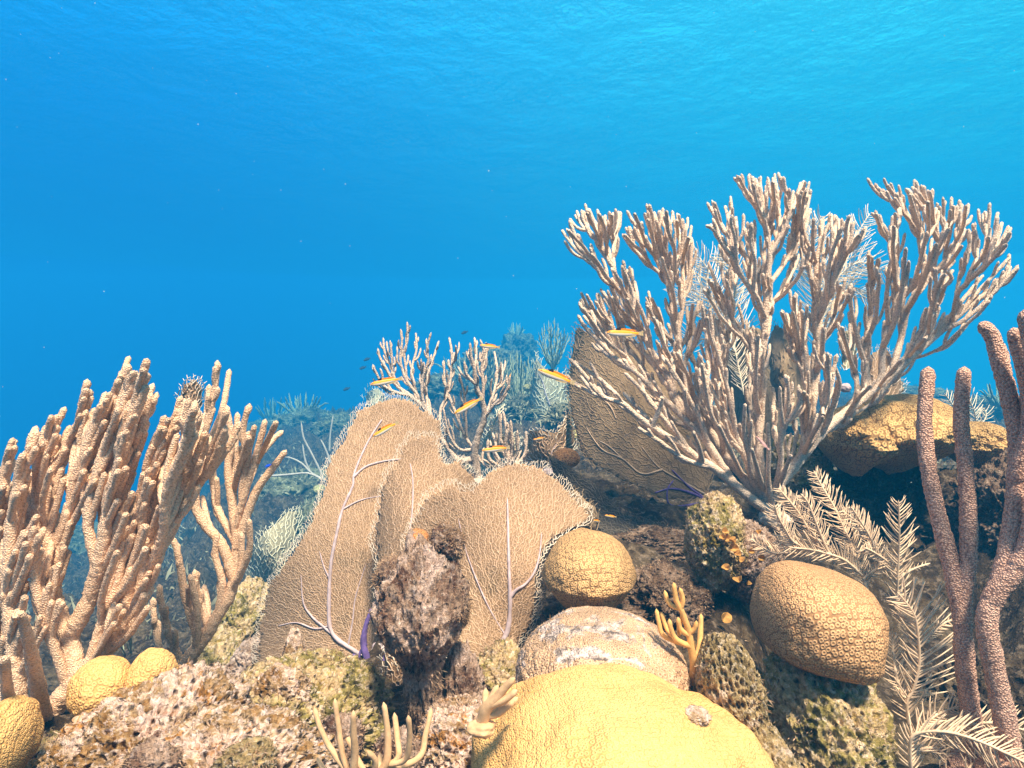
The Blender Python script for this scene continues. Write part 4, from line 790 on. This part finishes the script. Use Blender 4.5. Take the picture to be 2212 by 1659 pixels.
sea_fan('sea_fan', 'black speckled sea fan running diagonally behind the golden dome', [(1184,978),(1240,1010),(1300,1056),(1345,1105),(1400,1120),(1450,1145),(1475,1185),(1440,1215),(1380,1212),(1310,1165),(1262,1110),(1215,1060),(1190,1020)], (1450,1215), 1.5, FB, bow=.05, gap=5, ragged=4, r_net=.0006, seed=9, fringe=.6)
sea_fan('sea_fan', 'olive grey frilly sea fan peeking between the front fan and the black one', [(1215,1060),(1240,1050),(1270,1075),(1300,1110),(1290,1150),(1250,1130),(1210,1100)], (1280,1160), 1.4, FD, gap=7, ragged=5, seed=10)
sea_fan('sea_fan', 'pale grey green hazy sea fan left of the largest fan', [(525,1330),(530,1260),(535,1200),(560,1150),(588,1130),(618,1102),(645,1098),(652,1120),(640,1180),(610,1240),(580,1320),(560,1360)], (560,1360), 2.3, FP, bow=.05, gap=6, ragged=6, r_net=.001, seed=11,
 veins=[V(.003,.001,(562,1355),(550,1310),(545,1260),(555,1200))])
sea_fan('sea_fan', 'little tan sea fan poking up behind the dense left rod', [(395,950),(383,900),(384,850),(395,825),(420,811),(438,824),(444,850),(438,885),(420,905)], (400,960), 1.2, FM, gap=6, ragged=5, seed=12)
sea_fan('sea_fan', 'dim teal sea fan seen through the left rods', [(350,1210),(380,1150),(430,1130),(480,1170),(500,1220),(470,1260),(400,1260)], (430,1280), 3.2, FP, gap=7, ragged=6, r_net=.0012, seed=13)
sea_fan('sea_fan', 'pale sea fan behind the middle of the rod bush', Z(Z5,(1340,900),(1335,800),(1400,782),(1440,850),(1435,950),(1390,990),(1345,980)), Z5(1380,1060), 2.0, FP, gap=6, ragged=5, seed=14)
sea_fan('sea_fan', 'tan sea fan behind the right limbs of the rod bush above the brain coral', Z(Z5,(1440,1000),(1480,900),(1560,865),(1620,940),(1655,1030),(1660,1090),(1600,1150),(1500,1200),(1440,1120)), Z5(1520,1230), 1.95, FM, gap=6, ragged=5, seed=15)
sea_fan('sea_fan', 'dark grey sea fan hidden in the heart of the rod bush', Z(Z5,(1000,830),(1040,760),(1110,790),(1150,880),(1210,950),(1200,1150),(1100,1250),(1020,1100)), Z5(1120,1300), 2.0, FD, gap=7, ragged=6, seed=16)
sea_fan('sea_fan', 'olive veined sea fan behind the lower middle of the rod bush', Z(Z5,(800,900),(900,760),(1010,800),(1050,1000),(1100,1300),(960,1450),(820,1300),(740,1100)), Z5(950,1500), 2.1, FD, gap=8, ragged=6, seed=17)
sea_fan('sea_fan', 'round grey sea fan in the haze left of the middle rod', [(782,880),(783,850),(800,833),(825,836),(838,855),(832,890),(805,905)], (805,930), 3.6, FP, gap=6, ragged=3, r_net=.0012, seed=18)

# ------------------------------------------------------------------ sea plumes
P7 = lambda *p: Z(Z7, *p)
sea_plume('sea_plume', 'pale feathery sea plume between the rod bush and the tan coral head', [
 (P7((880,700),(830,560),(800,470),(760,380),(700,250),(640,150),(590,55)), 34, 34, 4.6, .5), (P7((850,620),(760,540),(650,500),(560,480),(470,470),(380,430)), 26, 44, 5, .5),
 (P7((640,500),(590,440),(560,370),(500,270),(400,150)), 30, 26, 4.6, .6), (P7((560,480),(480,440),(440,380),(395,300),(380,240)), 30, 26, 5, .6), (P7((820,500),(900,460),(870,390),(820,330),(740,270)), 26, 26, 5, .5),
 (P7((700,560),(640,430),(600,330),(560,230),(520,180)), 30, 28, 5, .6), (P7((860,640),(940,560),(900,430),(830,310),(790,250)), 26, 28, 5, .5), (P7((600,520),(480,500),(380,500),(300,460),(250,420)), 20, 26, 5, .5)], 1.02, M['plume'], r=.0013, seed=1)
sea_plume('sea_plume', 'single upright feather shaped sea plume beside the tall right rods', [(P7((1030,800),(1042,700),(1045,600),(1052,450),(1052,330),(1048,215)), 42, 42, 7, .45), (P7((1040,650),(1000,560),(920,500),(860,470)), 18, 24, 7, .4), (P7((1043,640),(1120,590),(1220,555)), 8, 8, 9, .4)], 1.0, M['plume'], r=.0013, seed=2)
sea_plume('sea_plume', 'large fanned sea plume right of the tan coral head', [(P7((1100,1420),(1095,1300),(1130,1230),(1160,1100),(1155,960),(1130,830),(1040,710)), 52, 84, 8.5, .25), (P7((1090,1300),(1040,1180),(1020,1050),(1010,950),(960,900)), 30, 30, 8, .4), (P7((1160,1000),(1230,930),(1290,880),(1340,860)), 20, 20, 8, .4)], .84, M['plume'], r=.0014, seed=3)
sea_plume('sea_plume', 'sprawling low sea plume in the bottom right corner', [(P7((1120,1700),(1110,1560),(1130,1480),(1250,1460),(1380,1480),(1520,1530),(1650,1590),(1750,1640)), 46, 52, 9, .5), (P7((1120,1600),(1140,1500),(1200,1410),(1300,1350),(1420,1320)), 40, 46, 9, .5),
 (P7((1120,1640),(1160,1560),(1260,1560),(1340,1640),(1380,1700)), 50, 36, 9, .5), (P7((1300,1470),(1450,1420),(1600,1420),(1740,1460)), 44, 44, 9, .5), (P7((1400,1700),(1480,1620),(1600,1640),(1740,1700)), 40, 40, 9, .5)], .78, M['plume'], r=.0014, seed=4)
P5 = lambda *p: Z(Z5, *p)
sea_plume('sea_plume', 'white drooping sea plume tangled behind the left middle of the rod bush', [(P5((900,1100),(860,900),(820,700),(760,560),(700,470),(650,430)), 40, 60, 5, .7), (P5((860,900),(780,760),(700,680),(630,640),(560,650)), 50, 50, 5, .7), (P5((830,720),(860,600),(840,500),(780,440)), 40, 50, 5, .7), (P5((850,860),(740,840),(640,850),(520,880)), 40, 40, 6, .6),
 (P5((840,800),(720,620),(660,520),(640,480)), 50, 40, 5, .7)], 1.95, M['plume_grey'], r=.0017, seed=5)
sea_plume('sea_plume', 'white sea plume sticking out behind the upper middle of the rod bush', [(P5((1250,900),(1230,640),(1210,460),(1230,340),(1260,260)), 50, 50, 5, .6), (P5((1250,800),(1320,600),(1380,470),(1440,330),(1490,250)), 46, 46, 6, .5), (P5((1240,700),(1330,560),(1440,480),(1560,520)), 46, 50, 5, .5), (P5((1220,600),(1180,460),(1150,340),(1190,270)), 40, 40, 6, .5), (P5((1280,700),(1400,600),(1500,640)), 40, 40, 6, .5)], 1.98, M['plume_grey'], r=.0017, seed=6)
sea_plume('sea_plume', 'small pale sea plume behind the two tall right rods', [([(2110,930),(2105,890),(2090,860),(2075,845)], 26, 26, 6, .4), ([(2110,930),(2130,900),(2125,880)], 20, 20, 6, .4), ([(2080,930),(2060,880),(2040,850)], 22, 22, 6, .4)], 2.1, M['plume_grey'], r=.0016, seed=7)

# ------------------------------------------------------------------ far reef
for a in [(1240,910,2.9,60,.3,40,'hazy rock behind the wavy tan fan'),(1270,830,3.6,40,.3,60,'hazy boulder at the foot of the pointed grey fan'),(1130,900,3.4,60,.3,40,'rounded rocks below the hazy bushes'),(1095,860,4.2,70,.5,45,'rock carrying the far bush left of the pointed fan'),
 (1060,800,5.6,70,.7,45,'far blue green reef head behind the middle rod'),(1115,775,7.2,42,.9,52,'distant conical reef head that rises highest in the haze'),(960,850,5.0,70,.6,40,'dim reef hump behind the left half of the middle rod'),
 (850,905,4.2,60,.5,40,'dim reef rock left of the middle rod'),(740,935,4.8,45,.5,40,'brownish far outcrop at the end of the left reef'),(660,935,5.4,70,.6,55,'teal reef outcrop left of centre with fuzzy top'),(590,960,6.5,50,.8,55,'faintest outcrop at the left end of the far reef'),
 (640,1075,3.4,65,.4,55,'dark reef slope rock with yellow coral knobs'),(700,1130,3.0,50,.4,60,'dark reef slope rock beside the largest fan'),(590,1110,3.6,50,.4,60,'dim reef slope rock right of the left rods'),
 (2150,905,4.0,90,.5,40,'faint blue green reef behind the thick right rods'),(1950,870,5.0,90,.6,35,'faint reef hump above the brain coral'),(1620,930,3.0,90,.4,60,'hidden reef rock behind the rod bush'),(300,1350,2.6,90,.3,70,'teal shaded rock behind the left rods'),(200,1200,4.0,120,.5,60,'dim slope rock behind the dense left rod')]:
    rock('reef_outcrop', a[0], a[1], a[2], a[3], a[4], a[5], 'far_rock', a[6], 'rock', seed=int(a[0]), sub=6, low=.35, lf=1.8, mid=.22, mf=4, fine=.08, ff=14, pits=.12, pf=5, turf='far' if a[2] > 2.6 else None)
for k_, a in enumerate([(690,1052,3.25,13,'yellow green coral knob highest on the dark slope'),(608,1058,3.3,13,'yellow green coral knob left on the dark slope'),(638,1050,3.3,13,'yellow green coral knob between its two neighbours on the dark slope'),(672,1010,3.9,16,'olive far coral knob above the whips'),(700,1008,3.9,14,'olive far coral knob beside the largest fan'),
 (1262,915,2.7,18,'dim round coral under the pointed fan'),(1140,832,3.3,10,'small ochre coral left of the pointed fan'),(1238,935,2.4,14,'round grey coral right of the bright fan')]):
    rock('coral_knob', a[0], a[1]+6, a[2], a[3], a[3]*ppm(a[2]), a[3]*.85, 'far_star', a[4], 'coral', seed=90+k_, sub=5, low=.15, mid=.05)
for a in [((1195,800),75,110,3.9,11,'tall hazy sea rod sticking up left of the rod bush',.0045),((1120,875),100,115,3.5,13,'wide hazy sea rod left of the pointed grey fan',.005),((1070,860),70,100,3.9,9,'hazy sea rod right behind the middle rod',.005),
 ((668,1120),45,50,2.9,7,'small whitish sea rod on the dark slope beside the largest fan',.004),((290,1440),90,105,2.0,10,'pale cyan sea rod behind the yellow coral lumps',.0032),((330,1330),110,110,2.8,11,'dim bushy sea rod in the gully behind the left rods',.005),
 ((545,1420),50,90,1.75,9,'dark grey sea rod in the gully beside the largest fan',.0035),((650,905),110,60,5.4,9,'fuzzy bush on the far left outcrop',.011),((590,925),80,70,6.5,8,'faint bush at the left end of the far reef',.012),((1115,735),40,40,7.0,6,'tuft on the distant conical reef head',.013),((1000,820),120,60,4.6,9,'dim low bush behind the middle rod',.008),
 ((2160,880),90,60,3.8,8,'faint bush behind the thick right rods',.007),((430,1240),90,80,3.2,8,'faint bush behind the open left rod',.006)]:
    (bx, by), w, h_, dd, n_, lab, rr1 = a
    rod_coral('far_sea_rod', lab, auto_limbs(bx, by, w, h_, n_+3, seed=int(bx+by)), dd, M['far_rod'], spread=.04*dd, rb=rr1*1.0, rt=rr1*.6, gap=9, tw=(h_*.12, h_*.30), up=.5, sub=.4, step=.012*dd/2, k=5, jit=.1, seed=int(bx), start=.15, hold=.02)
for k_, (pts, dd, lab) in enumerate([(Z(Z3,(520,1090),(480,1000),(430,900),(390,820),(375,720)),2.9,'tall thin sea whip curving up left of the largest fan'),(Z(Z3,(520,1080),(440,1040),(380,980),(310,945),(270,940)),2.9,'sea whip arching left over the dark slope'),(Z(Z3,(440,1050),(400,960),(385,860)),2.95,'short sea whip between the two curved ones'),
  (Z(Z3,(560,1020),(550,960),(520,880),(495,830)),3.0,'sea whip next to the largest fan edge'),(Z(Z3,(550,900),(555,800),(570,700),(572,680)),3.3,'faint straight sea whip left of the largest fan'),(Z(Z3,(130,1055),(220,1055),(330,1045),(420,1040),(500,1075)),2.8,'nearly level sea whip across the dark slope')]):
    r0 = thing('sea_whip', Q(pts[0][0], pts[0][1], dd), lab, 'sea whip'); Tubes().add(smooth_path(QA(*np.array(pts).T, dd), .02*ws(dd)), .0055*ws(dd), .0035*ws(dd), 7, .08).build('stem', M['whip'], r0)

# ------------------------------------------------------------------ fish
def fish_mats():
    m, t = newmat('wrasse_skin'); co = objco(t); s = N(t, 'ShaderNodeSeparateXYZ'); t.links.new(co, s.inputs[0])
    nz = noise(t, co, 14, 3); z = mth(t, 'ADD', s.outputs[2], mth(t, 'MULTIPLY', mth(t, 'SUBTRACT', nz, 0.5), 0.02))
    z = mth(t, 'ADD', z, mth(t, 'MULTIPLY', mth(t, 'MAXIMUM', mth(t, 'SUBTRACT', s.outputs[0], 0.15), 0.0), 0.16))     # yellow reaches lower towards the tail
    zr = N(t, 'ShaderNodeMapRange'); zr.inputs[1].default_value = -0.1; zr.inputs[2].default_value = 0.1; t.links.new(z, zr.inputs[0])
    c = ramp(t, zr.outputs[0], [(0.0, (0.85, 0.76, 0.70)), (0.30, (0.85, 0.76, 0.68)), (0.45, (0.80, 0.62, 0.40)), (0.51, (1.0, 0.40, 0.0)), (0.78, (0.90, 0.30, 0.0)), (0.90, (0.30, 0.14, 0.01))])
    hx = N(t, 'ShaderNodeMapRange'); hx.inputs[1].default_value = -0.5; hx.inputs[2].default_value = -0.3; t.links.new(s.outputs[0], hx.inputs[0])
    line = mth(t, 'MULTIPLY', ramp(t, zr.outputs[0], [(0.50, (0,)*3), (0.56, (1,)*3), (0.60, (1,)*3), (0.66, (0,)*3)]), ramp(t, hx.outputs[0], [(0.0, (0.9,)*3), (1.0, (0,)*3)]))
    c = mix(t, line, c, (0.35, 0.10, 0.02)); finish(t, pbsdf(t, c, 0.45, None, 0.4)); return m
M['wrasse'] = fish_mats(); M['fin'] = plainmat('wrasse_fin', (1.0, 0.38, 0.0), .2, 30, trans=.4); M['finclear'] = plainmat('clear_fin', (0.75, 0.6, 0.35), .2, 30, trans=.5)
M['spot'] = plainmat('black_spot', (0.015, 0.015, 0.02)); M['iris'] = plainmat('fish_iris', (0.75, 0.5, 0.15), rough=.3); M['darkfish'] = plainmat('dark_fish', (0.03, 0.04, 0.07)); M['bluefish'] = plainmat('blue_fish', (0.02, 0.06, 0.6)); M['goby'] = plainmat('pink_fish', (0.75, 0.42, 0.38)); M['red'] = plainmat('red_head', (0.6, 0.08, 0.04))
def flat(name, pts, mat, parent, th=.006, y=0.0):
    n = len(pts); Vv = [(x, y-th/2, z) for x, z in pts]+[(x, y+th/2, z) for x, z in pts]
    Fv = [tuple(range(n)), tuple(range(2*n-1, n-1, -1))]+[(a, a+n, (a+1) % n+n, (a+1) % n) for a in range(n)]
    me = bpy.data.meshes.new(name); me.from_pydata(Vv, [], Fv); me.materials.append(mat); o = bpy.data.objects.new(name, me); COL.objects.link(o); o.parent = parent; return o
def make_fish(name, body_m, fin_m, deep=1.0, spot=True, bend=0.03):
    root = bpy.data.objects.new(name, None); root.empty_display_size = .01; COL.objects.link(root)
    ts = np.linspace(0, 1, 26); hgt = np.interp(ts, [0,.03,.10,.22,.40,.62,.80,.93,1], [.006,.028,.058,.082,.092,.080,.058,.040,.038])*deep
    wid = hgt*np.interp(ts, [0,.3,.8,1], [.8,.62,.5,.25]); xs = -0.5+0.86*ts; k = 18; Vv = []
    for x, h_, w_ in zip(xs, hgt, wid):
        for q in range(k):
            a = q*2*math.pi/k; Vv.append((x, w_*math.cos(a)+bend*math.sin((x+.5)*3.0), h_*math.sin(a)-0.004*math.cos(x*3)))
    Fv = [(r*k+q, r*k+(q+1) % k, (r+1)*k+(q+1) % k, (r+1)*k+q) for r in range(25) for q in range(k)]+[tuple(range(k))[::-1], tuple(25*k+q for q in range(k))]
    me = bpy.data.meshes.new('body'); me.from_pydata(Vv, [], Fv); me.materials.append(body_m); me.polygons.foreach_set('use_smooth', [True]*len(me.polygons))
    b = bpy.data.objects.new('body', me); COL.objects.link(b); b.parent = root
    yb = bend*math.sin(.86*3)
    flat('tail_fin', [(.34,.036*deep),(.42,.05*deep),(.50,.068*deep),(.485,0),(.50,-.068*deep),(.42,-.05*deep),(.34,-.036*deep)], M['finclear'] if spot else fin_m, root, y=yb)
    d1 = flat('dorsal_fin', [(-.25,.07*deep),(-.20,.112*deep),(-.05,.122*deep),(.12,.112*deep),(.26,.09*deep),(.31,.06*deep),(.1,.06*deep)], fin_m, root, y=.012)
    flat('anal_fin', [(-.02,-.08*deep),(.03,-.108*deep),(.18,-.098*deep),(.28,-.078*deep),(.30,-.045*deep),(.1,-.06*deep)], M['finclear'] if spot else fin_m, root, y=.015)
    if spot: flat('dorsal_spot', [(-.245,.075),(-.225,.118),(-.17,.140),(-.12,.130),(-.115,.09),(-.18,.07)], M['spot'], root, .04, y=.008)
    for s_ in (-1, 1):
        pf = flat('pectoral_fin', [(-.26,.01),(-.20,.03),(-.14,.018),(-.15,-.02),(-.21,-.018)], M['finclear'] if spot else fin_m, root, .003); pf.location = (0, s_*.066*deep, 0); pf.rotation_euler = (0, 0, s_*.3)
        bm = bmesh.new(); bmesh.ops.create_uvsphere(bm, u_segments=12, v_segments=8, radius=.017); me = bpy.data.meshes.new('eye'); bm.to_mesh(me); bm.free(); me.materials.append(M['iris']); me.materials.append(M['spot'])
        for p in me.polygons: p.use_smooth = True; p.material_index = 1 if p.center.y*s_ > .0125 else 0
        e = bpy.data.objects.new('eye', me); COL.objects.link(e); e.parent = root; e.location = (-.415, s_*.034*deep+bend*.25, .022*deep)
    return root
def place_fish(proto, first, head, tail, d, yaw, label, cat, group):
    if first: o = proto
    else:
        o = proto.copy(); COL.objects.link(o)
        for ch in proto.children: c = ch.copy(); COL.objects.link(c); c.parent = o
    A = Q(*head, d); Bq = Q(*tail, d); L_ = 1.0*(A-Bq).length/max(.3, math.cos(yaw)); x = Bq-A; x.normalize(); x = (x*math.cos(yaw)+Vector((0, 1, 0))*math.sin(yaw)).normalized()
    z = Vector((0, 0, 1)); y = z.cross(x).normalized(); z = x.cross(y).normalized()
    from mathutils import Matrix
    R3 = Matrix((x, y, z)).transposed(); o.rotation_euler = R3.to_euler(); o.location = (A+Bq)/2; o.scale = (L_,)*3; tag(o, label, cat, group); return o
wr = make_fish('wrasse', M['wrasse'], M['fin'])
for k_, (hd, tl, dd, yaw, lab) in enumerate([((1309,719),(1392,720),1.20,.15,'yellow wrasse swimming level in front of the left of the rod bush'),((1036,746),(1080,750),1.7,.2,'yellow wrasse above the top right of the middle rod'),((1162,799),(1243,828),1.3,.1,'yellow wrasse slanting head up left over the pointed grey fan'),
 ((801,831),(868,817),1.5,.2,'yellow wrasse touching the left tips of the middle rod'),((982,894),(1042,859),1.5,.2,'orange wrasse nosing down in front of the middle rod'),((806,943),(860,912),1.34,.2,'yellow wrasse nosing down over the upper part of the largest fan'),
 ((1041,973),(1102,967),1.5,.2,'yellow wrasse level above the front fan beside the small upright rod'),((1151,950),(1178,945),1.8,.1,'small yellow wrasse over the wavy tan fan'),((1306,1113),(1332,1117),1.25,.1,'tiny yellow wrasse just above the golden dome'),((1068,1012),(1082,990),1.9,.3,'tiny yellow wrasse half hidden behind the front fan rim'),
 ((1281,1122),(1298,1128),1.2,.9,'tiny orange wrasse turned away at the right tip of the front fan'),((1098,828),(1104,806),1.8,.2,'tiny orange wrasse pointing down at the right tip of the middle rod')]):
    place_fish(wr, k_ == 0, hd, tl, dd, yaw, lab, 'fish', 'yellow wrasses over the reef')
df = make_fish('dark_fish', M['darkfish'], M['darkfish'], 1.9, False)
for k_, (u, v, lab) in enumerate([(780,340,'dark little fish in open water left of the middle rod, upper one'),(755,392,'dark little fish in open water left of the middle rod, lower one'),(655,522,'dark little fish above the end of the left far reef'),(1380,175,'dark little fish in open water above the middle rod'),(820,540,'dark little fish beside the round grey fan')]):
    p = Z3(u, v); place_fish(df, k_ == 0, (p[0]-7, p[1]+3), (p[0]+7, p[1]-3), 4.0, .3, lab, 'fish', 'small dark fish in the blue water')
bf = make_fish('blue_fish', M['bluefish'], M['bluefish'], 1.9, False); place_fish(bf, True, (573,1009), (587,1003), 2.5, .3, 'small vivid blue fish over the dark slope right of the left rods', 'fish', None)
gb = make_fish('goby', M['goby'], M['goby'], .7, False); place_fish(gb, True, (1632,942), (1664,972), 1.28, .2, 'tiny pale pink fish with a red head inside the rod bush', 'fish', None)

# ------------------------------------------------------------------ algal fuzz on the rock, specks in the water
def fuzz(name, label, sets, mat, hmin, hmax):
    r_ = np.random.default_rng(77); P = []; D = []
    for p, n, dens in sets:
        k = int(dens); idx = r_.integers(0, len(p), k); P.append(p[idx]+r_.normal(0, .0008, (k, 3))); D.append(n[idx])
    P = np.vstack(P); D = np.vstack(D); keep = fbm(P*38, 3, 55) > -0.12; P = P[keep]; D = D[keep]
    n = len(P); d1 = D+r_.normal(0, .55, (n, 3)); d1 /= np.linalg.norm(d1, axis=1)[:, None]; h = r_.uniform(hmin, hmax, n)[:, None]*(1+0.8*fbm(P*30, 2, 56)[:, None]).clip(.3, 2)
    s = np.cross(d1, r_.normal(0, 1, (n, 3))); s /= np.linalg.norm(s, axis=1)[:, None]+1e-9; w = h*r_.uniform(.06, .18, n)[:, None]
    bend = r_.normal(0, .4, (n, 3))*h
    V4 = np.stack([P-s*w*.5, P+s*w*.5, P+d1*h*.55+bend*.25+s*w, P+d1*h*.55+bend*.25-s*w, P+d1*h+bend], 1)
    b = np.arange(n)[:, None]*5; T = np.vstack([b+[0, 1, 2], b+[0, 2, 3], b+[3, 2, 4]])
    o = mesh_of(name, V4.reshape(-1, 3), T, mat, origin=(0, 1, CZ-.5), smooth=False); tag(o, label, 'algae', kind='stuff'); return o
sets = [(p, n, {'full': 9000, 'thin': 1200, 'ground': 26000}[k_]) for p, n, k_ in SURF]
fuzz('turf_algae', 'short brown fuzz of turf algae growing over the reef rock', sets, M['turf'], .0012, .0042)
sel = (np.hypot(X, Y) > 3.2) & (Y > 1) & (np.hypot(X, Y) < 23); gf = np.stack([X, Y, Zg], -1)[sel]
fp = [(gf, np.tile([0, -.2, 1.0], (len(gf), 1)), 30000)]+[(p, n, 2500) for p, n, k_ in SURF2]
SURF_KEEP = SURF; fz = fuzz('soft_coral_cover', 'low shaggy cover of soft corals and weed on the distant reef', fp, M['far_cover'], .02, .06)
Vi, Fi = ico(1); n = 110; r_ = np.random.default_rng(5); dd = r_.uniform(.6, 2.6, n); C = QA(r_.uniform(0, VW, n), r_.uniform(0, 1100, n), dd); rad = r_.uniform(.00035, .0008, n)*np.clip(dd, .8, 3)
C = C[C[:, 2] < WS-.1]; n = len(C); rad = rad[:n]
VV = (C[:, None, :]+Vi[None]*rad[:, None, None]).reshape(-1, 3); FF = (Fi[None]+(np.arange(n)*len(Vi))[:, None, None]).reshape(-1, 3)
tag(mesh_of('drifting_particles', VV, FF, plainmat('particle', (0.7, 0.7, 0.66)), origin=(0, 1, CZ)), 'tiny pale specks drifting in the blue water', 'particles', kind='stuff')

# ------------------------------------------------------------------ the water itself: one even volume round everything
bm = bmesh.new(); bmesh.ops.create_cube(bm, size=1.0); me = bpy.data.meshes.new('haze'); bm.to_mesh(me); bm.free()
hz = bpy.data.objects.new('haze', me); COL.objects.link(hz); gmin = min(v[2] for v in cpp)-1.6
hz.scale = (49.0, 49.0, WS+.25-gmin); hz.location = (0, 0, (WS+.25+gmin)/2)
hm, t = newmat('sea_water'); pv = N(t, 'ShaderNodeVolumePrincipled'); pv.inputs['Color'].default_value = (0.007, 0.166, 0.372, 1); pv.inputs['Density'].default_value = 0.105; pv.inputs['Absorption Color'].default_value = (0.0, 0.25, 0.5, 1); pv.inputs['Anisotropy'].default_value = 0.0
vo = N(t, 'ShaderNodeOutputMaterial'); t.links.new(pv.outputs[0], vo.inputs[1]); me.materials.append(hm); tag(hz, 'blue sea water veiling the far reef', 'water', kind='stuff')
hz.display_type = 'WIRE'
